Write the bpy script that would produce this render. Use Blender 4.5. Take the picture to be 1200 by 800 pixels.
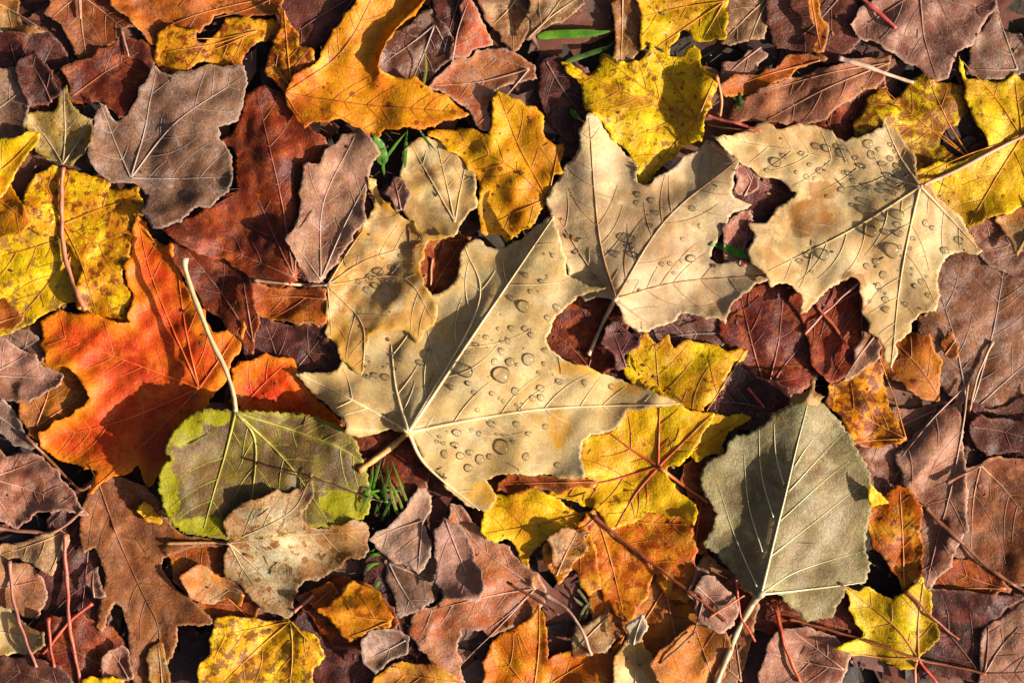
import bpy, math, random
import numpy as np
from mathutils import Vector
from mathutils.geometry import delaunay_2d_cdt

# ------------------------------------------------------------------ camera, sky, sun
S = 0.00035                       # metres per photo pixel (the frame is 0.42 m wide)
scene = bpy.context.scene
for o in list(bpy.data.objects):
    bpy.data.objects.remove(o)
C = scene.collection

CAM_H = 1.5
cam_data = bpy.data.cameras.new("camera")
cam_data.sensor_width = 36.0
cam_data.lens = 36.0 * CAM_H / (1200 * S)
cam_data.clip_start = 0.01
cam_data.clip_end = 100.0
cam = bpy.data.objects.new("camera", cam_data)
cam.location = (0, 0, CAM_H + 0.011)
C.objects.link(cam)
scene.camera = cam

SUN_EL, SUN_DX, SUN_DY = 28.0, 0.93, -0.37        # the sun stands low, right and a little below in the picture
az = math.atan2(SUN_DX, SUN_DY)
world = bpy.data.worlds.new("World")
scene.world = world
world.use_nodes = True
wn = world.node_tree
bg = wn.nodes["Background"]
sky = wn.nodes.new("ShaderNodeTexSky")
sky.sky_type = 'NISHITA'
sky.sun_disc = False
sky.dust_density = 7.0
sky.ozone_density = 0.2
sky.air_density = 0.8
sky.sun_elevation = math.radians(SUN_EL)
sky.sun_rotation = az
wn.links.new(sky.outputs[0], bg.inputs[0])
bg.inputs[1].default_value = 0.05
sd = bpy.data.lights.new("sun", 'SUN')
sd.energy = 5.0
sd.angle = math.radians(0.5)
sd.color = (1.0, 0.92, 0.80)
sun = bpy.data.objects.new("sun", sd)
v = Vector((SUN_DX, SUN_DY, 0)).normalized() * math.cos(math.radians(SUN_EL))
v.z = math.sin(math.radians(SUN_EL))
sun.rotation_euler = v.to_track_quat('Z', 'Y').to_euler()
C.objects.link(sun)
scene.view_settings.view_transform = 'Standard'
scene.view_settings.look = 'None'
scene.view_settings.exposure = 1.02
scene.view_settings.gamma = 1.0
scene.render.engine = 'CYCLES'
scene.cycles.max_bounces = 8
scene.cycles.caustics_refractive = False
scene.cycles.caustics_reflective = False
scene.render.resolution_x, scene.render.resolution_y = 1024, 682

# ------------------------------------------------------------------ small helpers
def lin(h, k=1.0):
    h = h.lstrip('#')
    out = []
    for i in (0, 2, 4):
        c = int(h[i:i+2], 16) / 255.0
        c = c / 12.92 if c <= 0.04045 else ((c + 0.055) / 1.055) ** 2.4
        out.append(c * k)
    return (out[0], out[1], out[2], 1.0)

def P(s):
    """'x,y x,y ...' -> list of points in photo pixels"""
    return [tuple(float(a) for a in t.split(',')) for t in s.split()]

def W(x, y, z=0.0):
    return ((x - 600) * S, (400 - y) * S, z * S)

def seg_dist(pts, poly, closed=False):
    """distance of each point to a polyline (numpy)"""
    a = np.asarray(poly, float)
    b = np.roll(a, -1, 0) if closed else a[1:]
    if not closed:
        a = a[:-1]
    best = np.full(len(pts), 1e18)
    for (ax, ay), (bx, by) in zip(a, b):
        dx, dy = bx - ax, by - ay
        L = dx*dx + dy*dy + 1e-9
        t = np.clip(((pts[:, 0]-ax)*dx + (pts[:, 1]-ay)*dy) / L, 0, 1)
        d = (pts[:, 0]-ax-t*dx)**2 + (pts[:, 1]-ay-t*dy)**2
        np.minimum(best, d, out=best)
    return np.sqrt(best)

def inside(pts, poly):
    a = np.asarray(poly, float)
    b = np.roll(a, -1, 0)
    res = np.zeros(len(pts), bool)
    x, y = pts[:, 0], pts[:, 1]
    for (ax, ay), (bx, by) in zip(a, b):
        if ay == by:
            continue
        c = (ay > y) != (by > y)
        res ^= c & (x < (bx-ax)*(y-ay)/(by-ay) + ax)
    return res

def resample(pl, step):
    pl = np.asarray(pl, float)
    d = np.sqrt(((pl[1:]-pl[:-1])**2).sum(1))
    s = np.concatenate([[0], np.cumsum(d)])
    n = max(2, int(round(s[-1]/step))+1)
    t = np.linspace(0, s[-1], n)
    return np.stack([np.interp(t, s, pl[:, 0]), np.interp(t, s, pl[:, 1])], 1)

def smooth_line(pl, step=4.0):
    """Catmull-Rom through the points, resampled"""
    pl = [np.array(p, float) for p in pl]
    if len(pl) < 3:
        return resample(pl, step)
    out = []
    q = [2*pl[0]-pl[1]] + pl + [2*pl[-1]-pl[-2]]
    for i in range(1, len(q)-2):
        p0, p1, p2, p3 = q[i-1], q[i], q[i+1], q[i+2]
        for k in range(8):
            t = k/8
            out.append(0.5*((2*p1)+(-p0+p2)*t+(2*p0-5*p1+4*p2-p3)*t*t+(-p0+3*p1-3*p2+p3)*t**3))
    out.append(pl[-1])
    return resample(out, step)

def make_outline(poly, rng, rough=1.0, teeth=0.0, tooth_len=9.0, cusps=0.0):
    """the traced outline with smooth bays, sharp tips and a slightly ragged edge"""
    p = [np.array(a, float) for a in poly]
    n = len(p)
    corner = []
    for i in range(n):
        a, b, c = p[i-1], p[i], p[(i+1) % n]
        u, w = a-b, c-b
        cs = (u@w)/(np.linalg.norm(u)*np.linalg.norm(w)+1e-9)
        corner.append(math.degrees(math.acos(max(-1, min(1, cs)))) < 138)
    out = []
    for i in range(n):
        p1, p2 = p[i], p[(i+1) % n]
        p0 = 2*p1-p2 if corner[i] else p[i-1]
        p3 = 2*p2-p1 if corner[(i+1) % n] else p[(i+2) % n]
        L = np.linalg.norm(p2-p1)
        m = max(1, int(round(L/2.6)))
        for k in range(m):
            t = k/m
            out.append(0.5*((2*p1)+(-p0+p2)*t+(2*p0-5*p1+4*p2-p3)*t*t+(-p0+3*p1-3*p2+p3)*t**3))
    o = np.array(out)
    tg = np.roll(o, -1, 0) - np.roll(o, 1, 0)
    tg /= np.linalg.norm(tg, axis=1)[:, None]+1e-9
    nrm = np.stack([tg[:, 1], -tg[:, 0]], 1)
    s = np.concatenate([[0], np.cumsum(np.linalg.norm(o[1:]-o[:-1], axis=1))])
    j = np.zeros(len(o))
    for wl, a in ((37, .6), (19, .45), (8.5, .45), (5.5, .4)):
        j += a*np.sin(s/wl*2*math.pi+rng.uniform(0, 6.28)+1.5*np.sin(s/wl*1.3+rng.uniform(0, 6)))
    j *= rough
    if cusps:
        q = 0.0
        while q < s[-1]:
            L = rng.uniform(20, 52); u = (s-q)/L
            on = (u >= 0) & (u < 1)
            j += np.where(on, cusps*rng.uniform(.4, 1.2)*((1-np.abs(2*np.clip(u, 0, 1)-1))**2.4-.22), 0)
            q += L
    if teeth:
        j += teeth*(((s/tooth_len) % 1.0)**1.5-0.4)
    return o + nrm*j[:, None]

def new_mesh(name, verts, faces, mat=None, smooth=True, parent=None, loc=None):
    me = bpy.data.meshes.new(name)
    me.from_pydata([tuple(v) for v in verts], [], [tuple(f) for f in faces])
    if smooth:
        me.polygons.foreach_set('use_smooth', [True]*len(me.polygons))
    if mat:
        me.materials.append(mat)
    me.update()
    o = bpy.data.objects.new(name, me)
    C.objects.link(o)
    if parent:
        o.parent = parent
    if loc is not None:
        o.location = loc
    return o

def tube_geo(pts, rad, sides=6, flat=1.0):
    """pts (n,3) px, rad (n) px -> verts, faces (closed tips)"""
    pts = np.asarray(pts, float)
    n = len(pts)
    verts, faces = [], []
    for i in range(n):
        t = pts[min(i+1, n-1)]-pts[max(i-1, 0)]
        t /= np.linalg.norm(t)+1e-9
        sx = np.cross(t, (0, 0, 1.0)); sx /= np.linalg.norm(sx)+1e-9
        up = np.cross(sx, t)
        for k in range(sides):
            a = 2*math.pi*k/sides
            verts.append(pts[i]+rad[i]*(math.cos(a)*sx+flat*math.sin(a)*up))
    for i in range(n-1):
        for k in range(sides):
            k2 = (k+1) % sides
            faces.append((i*sides+k, i*sides+k2, (i+1)*sides+k2, (i+1)*sides+k))
    faces.append(tuple(range(sides-1, -1, -1)))
    faces.append(tuple((n-1)*sides+k for k in range(sides)))
    return verts, faces

# ------------------------------------------------------------------ heights of the pile (pixel units), a grid the leaves settle on
G, PAD = 3.0, 150
NX, NY = int((1200+2*PAD)/G), int((800+2*PAD)/G)
HM = np.full((NY, NX), 9.0)

def bil(arr, gx, gy):
    h, w = arr.shape
    gx = np.clip(gx, 0, w-1.001); gy = np.clip(gy, 0, h-1.001)
    x0 = gx.astype(int); y0 = gy.astype(int)
    fx = gx-x0; fy = gy-y0
    return (arr[y0, x0]*(1-fx)*(1-fy)+arr[y0, x0+1]*fx*(1-fy)+arr[y0+1, x0]*(1-fx)*fy+arr[y0+1, x0+1]*fx*fy)

def h_at(x, y):
    return bil(HM, (np.asarray(x, float)+PAD)/G, (np.asarray(y, float)+PAD)/G)

def gblur(a, sig):
    r = max(1, int(3*sig))
    k = np.exp(-0.5*(np.arange(-r, r+1)/sig)**2); k /= k.sum()
    p = np.pad(a, ((r, r), (0, 0)), mode='edge')
    b = sum(k[i]*p[i:i+a.shape[0]] for i in range(2*r+1))
    p = np.pad(b, ((0, 0), (r, r)), mode='edge')
    return sum(k[i]*p[:, i:i+a.shape[1]] for i in range(2*r+1))

def maxf(a, r):
    b = a.copy()
    for i in range(1, r+1):
        b[i:] = np.maximum(b[i:], a[:-i]); b[:-i] = np.maximum(b[:-i], a[i:])
    c = b.copy()
    for i in range(1, r+1):
        c[:, i:] = np.maximum(c[:, i:], b[:, :-i]); c[:, :-i] = np.maximum(c[:, :-i], b[:, i:])
    return c

def waves(rng, pts, amp, lo, hi, n=5):
    z = np.zeros(len(pts))
    for _ in range(n):
        a = rng.uniform(0, 6.28); wl = rng.uniform(lo, hi)
        z += np.sin((pts[:, 0]*math.cos(a)+pts[:, 1]*math.sin(a))/wl*2*math.pi+rng.uniform(0, 6.28))
    return z*amp/math.sqrt(n)

# ------------------------------------------------------------------ materials
def build_leaf_group():
    g = bpy.data.node_groups.new("leaf_surface", 'ShaderNodeTree')
    I = g.interface
    def sock(n, t, d):
        s = I.new_socket(name=n, in_out='INPUT', socket_type=t); s.default_value = d
    for n in ("C1", "C2", "C3", "Spot", "Margin", "Tint", "Stain"):
        sock(n, 'NodeSocketColor', (0.5, 0.5, 0.5, 1))
    for n, d in (("Seed", 0.0), ("Patch", 70.0), ("MixBias", 0.5), ("SpotAmt", 0.3), ("SpotSize", 14.0), ("MarginW", 8.0), ("MarginAmt", 0.0),
                 ("TintW", 8.0), ("TintAmt", 0.0), ("Net", 0.35), ("Rough", 0.5), ("Bump", 0.5), ("Trans", 0.2), ("Dots", 0.0), ("StainAmt", 0.6), ("Mott", 1.0)):
        sock(n, 'NodeSocketFloat', d)
    I.new_socket(name="Shader", in_out='OUTPUT', socket_type='NodeSocketShader')
    N = g.nodes.new; L = g.links.new
    gi = N('NodeGroupInput'); go = N('NodeGroupOutput')
    def math_(op, a, b=None, c=None, clamp=False):
        m = N('ShaderNodeMath'); m.operation = op; m.use_clamp = clamp
        for i, x in enumerate((a, b, c)):
            if x is None: continue
            if isinstance(x, (int, float)): m.inputs[i].default_value = x
            else: L(x, m.inputs[i])
        return m.outputs[0]
    def mixc(f, a, b, mode='MIX'):
        m = N('ShaderNodeMix'); m.data_type = 'RGBA'; m.blend_type = mode
        if isinstance(f, (int, float)): m.inputs[0].default_value = f
        else: L(f, m.inputs[0])
        for i, x in ((6, a), (7, b)):
            if isinstance(x, tuple): m.inputs[i].default_value = x
            else: L(x, m.inputs[i])
        return m.outputs[2]
    def ramp(x, lo, hi):
        m = N('ShaderNodeMapRange'); m.interpolation_type = 'SMOOTHSTEP'
        L(x, m.inputs[0])
        for i, q in ((1, lo), (2, hi)):
            if isinstance(q, (int, float)): m.inputs[i].default_value = q
            else: L(q, m.inputs[i])
        return m.outputs[0]
    tc = N('ShaderNodeTexCoord')
    vm = N('ShaderNodeVectorMath'); vm.operation = 'SCALE'; vm.inputs['Scale'].default_value = 1/S
    L(tc.outputs['Object'], vm.inputs[0])
    cx = N('ShaderNodeCombineXYZ')
    for i in range(3): L(gi.outputs['Seed'], cx.inputs[i])
    va = N('ShaderNodeVectorMath'); va.operation = 'ADD'
    L(vm.outputs[0], va.inputs[0]); L(cx.outputs[0], va.inputs[1])
    co = va.outputs[0]
    def noise(scale, detail=4.0, rough=0.55, dist=0.0):
        n = N('ShaderNodeTexNoise')
        n.inputs['Detail'].default_value = detail; n.inputs['Roughness'].default_value = rough
        n.inputs['Distortion'].default_value = dist
        if isinstance(scale, (int, float)): n.inputs['Scale'].default_value = scale
        else: L(scale, n.inputs['Scale'])
        L(co, n.inputs['Vector'])
        return n.outputs['Fac']
    at_e = N('ShaderNodeAttribute'); at_e.attribute_name = 'edge'
    at_v = N('ShaderNodeAttribute'); at_v.attribute_name = 'vein'
    at_s = N('ShaderNodeAttribute'); at_s.attribute_name = 'stain'
    edge, vein = at_e.outputs['Fac'], at_v.outputs['Fac']
    n5s = noise(1/20, 5, 0.65)
    # two tones in patches
    n1 = noise(math_('DIVIDE', 1.0, gi.outputs['Patch']), 6, 0.62, 0.6)
    f1 = ramp(n1, math_('SUBTRACT', gi.outputs['MixBias'], 0.13), math_('ADD', gi.outputs['MixBias'], 0.13))
    col = mixc(f1, gi.outputs['C1'], gi.outputs['C2'])
    n6 = noise(math_('DIVIDE', 2.3, gi.outputs['Patch']), 7, 0.68, 0.4)
    col = mixc(math_('MULTIPLY', ramp(n6, 0.47, 0.62), 0.75), col, gi.outputs['C3'])
    # colour along the veins, at the margin
    n2 = noise(1/16, 4, 0.6)
    wob = math_('MULTIPLY_ADD', n2, 1.4, 0.3)
    tv = math_('MULTIPLY', math_('SUBTRACT', 1.0, ramp(vein, 0.0, math_('MULTIPLY', gi.outputs['TintW'], wob))), gi.outputs['TintAmt'])
    col = mixc(tv, col, gi.outputs['Tint'])
    me = math_('MULTIPLY', math_('SUBTRACT', 1.0, ramp(edge, 0.0, math_('MULTIPLY', gi.outputs['MarginW'], math_('MULTIPLY_ADD', n1, 3.6, -0.8)))), gi.outputs['MarginAmt'])
    col = mixc(me, col, gi.outputs['Margin'])
    # blotches
    n3 = noise(math_('DIVIDE', 1.0, gi.outputs['SpotSize']), 5, 0.65)
    th = math_('MULTIPLY_ADD', gi.outputs['SpotAmt'], -0.38, 0.78)
    f3 = ramp(n3, math_('SUBTRACT', th, 0.03), math_('ADD', th, 0.07))
    col = mixc(math_('MULTIPLY', f3, 0.88), col, gi.outputs['Spot'])
    st = ramp(math_('MULTIPLY', at_s.outputs['Fac'], math_('MULTIPLY_ADD', n5s, 2.6, -0.3)), 0.38, 0.62)  # leaf discolouration, and on the huge tan leaf a painted translucent glow
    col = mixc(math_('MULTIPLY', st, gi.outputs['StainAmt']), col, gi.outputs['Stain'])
    # pin-prick dots
    vo = N('ShaderNodeTexVoronoi'); vo.inputs['Scale'].default_value = 1/11; L(co, vo.inputs['Vector'])
    sp = N('ShaderNodeSeparateColor'); L(vo.outputs['Color'], sp.inputs[0])
    rad = math_('MULTIPLY', math_('MULTIPLY', sp.outputs[0], sp.outputs[1]), 0.42)
    fd = math_('MULTIPLY', math_('LESS_THAN', vo.outputs['Distance'], rad), math_('GREATER_THAN', gi.outputs['Dots'], sp.outputs[2]))
    col = mixc(math_('MULTIPLY', fd, 0.85), col, gi.outputs['Spot'])
    # fine net of small veins
    nv = N('ShaderNodeTexVoronoi'); nv.feature = 'DISTANCE_TO_EDGE'; nv.inputs['Scale'].default_value = 1/5.5
    wv = N('ShaderNodeTexNoise'); wv.inputs['Scale'].default_value = 1/12; L(co, wv.inputs['Vector'])
    ws = N('ShaderNodeVectorMath'); ws.operation = 'MULTIPLY_ADD'; ws.inputs[1].default_value = (9, 9, 9)
    L(wv.outputs['Color'], ws.inputs[0]); L(co, ws.inputs[2]); L(ws.outputs[0], nv.inputs['Vector'])
    net = math_('SUBTRACT', 1.0, ramp(nv.outputs['Distance'], 0.0, 0.13))
    n4 = noise(1/3.2, 4, 0.7)
    n5 = noise(1/26, 5, 0.65)
    val = math_('ADD', math_('MULTIPLY_ADD', n4, 0.75, 0.05), math_('MULTIPLY', n5, 1.15))
    val = math_('ADD', val, math_('MULTIPLY', net, math_('MULTIPLY', gi.outputs['Net'], -0.22)))
    val = math_('MULTIPLY_ADD', math_('SUBTRACT', val, 1.0), gi.outputs['Mott'], 1.0)
    hs = N('ShaderNodeHueSaturation'); L(val, hs.inputs['Value']); L(col, hs.inputs['Color'])
    L(math_('MULTIPLY_ADD', n5, 0.4, 0.88), hs.inputs['Saturation'])
    L(math_('MULTIPLY_ADD', n2, 0.04, 0.48), hs.inputs['Hue'])
    col = hs.outputs[0]
    # relief
    hgt = math_('ADD', math_('MULTIPLY', net, -0.22), math_('MULTIPLY_ADD', n4, 0.9, math_('MULTIPLY', n2, 1.6)))
    hgt = math_('ADD', hgt, math_('MULTIPLY', n5, 2.6))
    bp = N('ShaderNodeBump'); bp.inputs['Distance'].default_value = 1.5*S
    L(gi.outputs['Bump'], bp.inputs['Strength']); L(hgt, bp.inputs['Height'])
    pr = N('ShaderNodeBsdfPrincipled')
    L(col, pr.inputs['Base Color']); L(bp.outputs[0], pr.inputs['Normal'])
    L(math_('MULTIPLY_ADD', n5, 0.35, math_('SUBTRACT', gi.outputs['Rough'], 0.17)), pr.inputs['Roughness'])
    pr.inputs['Specular IOR Level'].default_value = 0.32
    tr = N('ShaderNodeBsdfTranslucent')
    L(mixc(0.55, col, mixc(1.0, col, (1.25, 1.0, 0.6, 1), 'MULTIPLY')), tr.inputs['Color'])
    L(bp.outputs[0], tr.inputs['Normal'])
    mx = N('ShaderNodeMixShader'); L(gi.outputs['Trans'], mx.inputs[0]); L(pr.outputs[0], mx.inputs[1]); L(tr.outputs[0], mx.inputs[2])
    L(mx.outputs[0], go.inputs[0])
    return g
LEAF_GROUP = build_leaf_group()

def warm(c):
    # brown litter is a little redder than the picked colours, pale leaves hardly
    s = max(0.0, min(1.0, 1-(c[1]/0.25)))
    return (c[0]*(1.01+.42*s), c[1]*(0.97+.17*s), c[2]*(0.96-.19*s), 1.0)
KA = 0.72          # picked sunlit colours -> reflectance
def leaf_mat(name, seed, d):
    m = bpy.data.materials.new(name); m.use_nodes = True
    nt = m.node_tree; nt.nodes.clear()
    out = nt.nodes.new('ShaderNodeOutputMaterial')
    g = nt.nodes.new('ShaderNodeGroup'); g.node_tree = LEAF_GROUP
    for k, key in (("C1", 'c1'), ("C2", 'c2'), ("Spot", 'spot'), ("C3", 'c3'), ("Stain", 'stainc'), ("Margin", 'margin'), ("Tint", 'tint')):
        g.inputs[k].default_value = warm(lin(d.get(key, d['c1']), KA))
    for k, key in (("Patch", 'patch'), ("MixBias", 'bias'), ("SpotAmt", 'spots'), ("SpotSize", 'spotsize'), ("MarginW", 'mw'), ("MarginAmt", 'ma'),
                   ("TintW", 'tw'), ("TintAmt", 'ta'), ("Net", 'net'), ("Rough", 'rough'), ("Bump", 'bump'), ("Trans", 'trans'), ("Dots", 'dots'), ("StainAmt", 'sa'), ("Mott", 'mott')):
        if key in d: g.inputs[k].default_value = d[key]
    g.inputs['Seed'].default_value = seed*173.3 % 3000
    nt.links.new(g.outputs[0], out.inputs[0])
    return m

_sm = {}
def stalk_mat(h1, h2=None, rough=0.45):
    key = (h1, h2)
    if key in _sm: return _sm[key]
    m = bpy.data.materials.new("stalk"); m.use_nodes = True
    nt = m.node_tree; N = nt.nodes.new; L = nt.links.new
    pr = nt.nodes['Principled BSDF']; pr.inputs['Roughness'].default_value = rough
    tc = N('ShaderNodeTexCoord'); no = N('ShaderNodeTexNoise'); no.inputs['Scale'].default_value = 0.05/S; no.inputs['Detail'].default_value = 5
    L(tc.outputs['Object'], no.inputs['Vector'])
    cr = N('ShaderNodeValToRGB'); cr.color_ramp.elements[0].position = .35; cr.color_ramp.elements[1].position = .65
    cr.color_ramp.elements[0].color = warm(lin(h1, KA)); cr.color_ramp.elements[1].color = warm(lin(h2 or h1, KA))
    L(no.outputs['Fac'], cr.inputs[0]); L(cr.outputs[0], pr.inputs['Base Color'])
    bp = N('ShaderNodeBump'); bp.inputs['Distance'].default_value = S; bp.inputs['Strength'].default_value = .5
    n2 = N('ShaderNodeTexNoise'); n2.inputs['Scale'].default_value = 0.3/S; L(tc.outputs['Object'], n2.inputs['Vector'])
    L(n2.outputs['Fac'], bp.inputs['Height']); L(bp.outputs[0], pr.inputs['Normal'])
    _sm[key] = m
    return m

def tag(o, label, cat, group=None, kind=None):
    o['label'] = label; o['category'] = cat
    if group: o['group'] = group
    if kind: o['kind'] = kind

# ------------------------------------------------------------------ one leaf
LEAF_NO = [0]
GROUPS = {'maple_leaf': 'fallen maple leaves', 'poplar_leaf': 'fallen poplar leaves', 'oak_leaf': 'fallen oak leaves', 'dead_leaf': 'withered leaf fragments'}

def side_veins(main, others, poly, rng, gap=24.0, first=20.0):
    """thin branches leaving a main vein on both sides"""
    out = []
    m = resample(main, 2.0)
    L = 2.0*(len(m)-1)
    s = first*rng.uniform(.8, 1.3)
    side = 1
    while s < L*0.93:
        i = int(s/2)
        t = m[min(i+2, len(m)-1)]-m[max(i-2, 0)]
        t = t/(np.linalg.norm(t)+1e-9)
        for sd in (side, -side):
            if rng.random() < .18: continue
            a = math.radians(rng.uniform(44, 62))*sd
            d = np.array([t[0]*math.cos(a)-t[1]*math.sin(a), t[0]*math.sin(a)+t[1]*math.cos(a)])
            p = m[i].copy(); pts = [p.copy()]
            bend = -sd*math.radians(rng.uniform(0.6, 2.2))
            for _ in range(rng.randint(14, 30)):
                c, q = math.cos(bend), math.sin(bend)
                d = np.array([d[0]*c-d[1]*q, d[0]*q+d[1]*c])
                p = p+d*3.0
                pts.append(p.copy())
            pts = np.array(pts)
            ok = inside(pts, poly) & (seg_dist(pts, poly, True) > 3)
            if others:
                dm = seg_dist(pts, main)
                do = np.min([seg_dist(pts, o_) for o_ in others], 0)
                ok &= do > 1.0*dm
            ok[:2] = True
            n = len(ok) if ok.all() else int(np.argmin(ok))
            if n > 4:
                out.append(pts[:n])
        s += gap*rng.uniform(.6, 1.5)
        side = -side
    return out

def leaf(kind, label, outline, base, tips, pal, pet=None, pet_r=(2.6, 2.0), pet_col=None, cat='leaf', **k):
    LEAF_NO[0] += 1
    no = LEAF_NO[0]
    rng = random.Random(no*7+3)
    poly = make_outline(P(outline) if isinstance(outline, str) else outline, rng, k.get('rough', 1.0), k.get('teeth', 0.0), k.get('tooth_len', 9.0), k.get('cusps', {'dead_leaf': 7.0, 'maple_leaf': 4.5}.get(kind, 0.0)))
    if isinstance(base, str): base = P(base)[0]
    mains = []
    for t in (tips.split(';') if tips else []):
        pl = [base]+P(t)
        if len(pl) == 2:          # a slight bow
            a, b = np.array(pl[0]), np.array(pl[1]); d = b-a
            pl = [a, (a+b)/2+np.array([-d[1], d[0]])*rng.uniform(-.04, .04), b]
        mains.append(smooth_line(pl, 3.0))
    # ---- settle on the pile
    x0, y0 = poly.min(0)-30; x1, y1 = poly.max(0)+30
    i0 = max(0, int((x0+PAD)/G)); i1 = min(NX, int((x1+PAD)/G)+1)
    j0 = max(0, int((y0+PAD)/G)); j1 = min(NY, int((y1+PAD)/G)+1)
    gx, gy = np.meshgrid(np.arange(i0, i1)*G-PAD, np.arange(j0, j1)*G-PAD)
    gp = np.stack([gx.ravel(), gy.ravel()], 1)
    sh = gx.shape
    mask = inside(gp, poly).reshape(sh)
    Hs = HM[j0:j1, i0:i1]
    mf = mask.astype(float)
    A = np.where(mask, Hs, -1e6)
    A = maxf(A, k.get('rmax', 2))
    valid = (A > -1e5).astype(float)
    A = np.where(valid > 0, A, 0)
    sg = k.get('stiff', 15.0)/G
    den = gblur(valid, sg)
    B = gblur(A*valid, sg)/np.maximum(den, 1e-4)
    ed = seg_dist(gp, poly[::2], True)
    base_z = B.ravel()+1.4*k.get('gap', 2.0)
    shp = waves(rng, gp, k.get('wave', 3.0)*1.5, 60, 150)+waves(rng, gp, k.get('wave', 3.0)*.33, 26, 55)
    cu = k.get('curl', rng.choice((8, 6, 11, -3, 5)))
    cw = k.get('curl_w', 13.0)
    shp = shp+cu*np.exp(-ed/cw)*(0.6+0.4*np.sin(gp[:, 0]/41+gp[:, 1]/33+no))
    if 'tilt' in k:
        tx, ty = k['tilt']
        tz = gp[:, 0]*tx+gp[:, 1]*ty
        shp = shp+tz-tz[mask.ravel()].min()
    for pl, h, wl, wr in k.get('folds', ()):
        pl = smooth_line(P(pl), 5.0)
        d = seg_dist(gp, pl)
        j = np.argmin(((gp[:, None, :]-pl[None, ::3, :])**2).sum(2), 1)
        pt = pl[::3]
        tn = np.gradient(pt, axis=0)
        cr = tn[j, 0]*(gp[:, 1]-pt[j, 1])-tn[j, 1]*(gp[:, 0]-pt[j, 0])   # >0: right of the walk (image axes)
        shp = shp+h*np.exp(-(d/np.where(cr > 0, wr, wl))**1.4)
    for bx, by, br, bh in k.get('bumps', ()):
        shp = shp+bh*np.exp(-((gp[:, 0]-bx)**2+(gp[:, 1]-by)**2)/br**2)
    z = (base_z+shp).reshape(sh)
    eps = 3.0
    for _ in range(2):
        df = np.where(mask, np.maximum(0, Hs+eps-z), 0)
        z = z+gblur(df, 2.0)*1.15
    z = np.where(mask, np.maximum(z, Hs+eps), z)
    zs = z
    HM[j0:j1, i0:i1] = np.where(mask, np.maximum(z, Hs+eps), Hs)
    def zat(p):
        p = np.asarray(p, float)
        return bil(zs, (p[:, 0]+PAD)/G-i0, (p[:, 1]+PAD)/G-j0)
    # ---- root
    bz = float(zat(np.array([base]))[0])
    root = bpy.data.objects.new(kind, None); C.objects.link(root)
    root.empty_display_size = 0.01
    root.location = W(base[0], base[1], bz)
    tag(root, label, cat, k.get('group', GROUPS[kind]))
    def loc(p, z):
        return np.stack([(p[:, 0]-base[0])*S, (base[1]-p[:, 1])*S, (z-bz)*S], 1)
    # ---- blade
    size = math.sqrt(max(1, (x1-x0-60)*(y1-y0-60)))
    step = 3.2 if size < 130 else 3.8
    xs = np.arange(poly[:, 0].min(), poly[:, 0].max(), step)
    ys = np.arange(poly[:, 1].min(), poly[:, 1].max(), step*.87)
    ip = np.array([(x+(step/2 if j % 2 else 0)+rng.uniform(-.5, .5), y+rng.uniform(-.5, .5)) for j, y in enumerate(ys) for x in xs])
    ip = ip[inside(ip, poly)]
    ip = ip[seg_dist(ip, poly, True) > 1.6]
    nb = len(poly)
    allp = np.concatenate([poly, ip])
    vc, _, fc, *_r = delaunay_2d_cdt([Vector((float(a), -float(b))) for a, b in allp], [(i, (i+1) % nb) for i in range(nb)], [], 1, 1e-4)
    vp = np.array([(v.x, -v.y) for v in vc])
    vz = zat(vp)
    secs = []
    if k.get('side', True):
        for i, m in enumerate(mains):
            secs.append(side_veins(m, mains[:i]+mains[i+1:], poly, rng, k.get('sgap', 24.0)))
    else:
        secs = [[] for _m in mains]
    dv = np.full(len(vp), 99.0)
    if mains:
        dv = np.min([seg_dist(vp, m[::2]) for m in mains], 0)
    d2 = np.full(len(vp), 99.0)
    for ss in secs:
        for q in ss:
            d2 = np.minimum(d2, seg_dist(vp, q[::3] if len(q) > 6 else q))
    rel = k.get('relief', 1.0)
    de = seg_dist(vp, poly, True)
    wv = [(rng.uniform(0, 6.28), rng.uniform(14, 28), rng.uniform(0, 6.28)) for _ in range(6)]
    cr_a = k.get('crumple', .4)/2.4
    allsec = [q[::3] if len(q) > 6 else q for ss in secs for q in ss]
    exts = [smooth_line(P(q), 3.0) for q in k.get('extra', '').split(';') if q]
    allsec = allsec+[q[::3] for q in exts]
    def fine(p, dm=None, ds=None):
        zf = np.zeros(len(p))
        for an, wl, phs in wv:
            zf += cr_a*np.sin((p[:, 0]*math.cos(an)+p[:, 1]*math.sin(an))/wl*2*math.pi+phs)
        if dm is None: dm = np.min([seg_dist(p, m[::2]) for m in mains], 0) if mains else np.full(len(p), 99.0)
        if ds is None: ds = np.min([seg_dist(p, q) for q in allsec], 0) if allsec else np.full(len(p), 99.0)
        return zf-rel*1.7*np.exp(-(dm/8)**2)-rel*.8*np.exp(-(ds/6)**2)+rel*.9
    for q in exts: d2 = np.minimum(d2, seg_dist(vp, q[::3]))
    vz = vz+fine(vp, dv, d2)
    # the thin sheet: the upper face, then a lower face joined at the rim
    n = len(vp)
    th = 0.8
    top = loc(vp, vz)
    faces = [tuple(f) for f in fc]
    me_v = top
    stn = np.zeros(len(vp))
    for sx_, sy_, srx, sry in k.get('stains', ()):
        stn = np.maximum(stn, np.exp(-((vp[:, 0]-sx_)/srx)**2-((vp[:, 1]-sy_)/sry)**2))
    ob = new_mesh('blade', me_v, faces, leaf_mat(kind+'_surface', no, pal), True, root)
    me = ob.data
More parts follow.
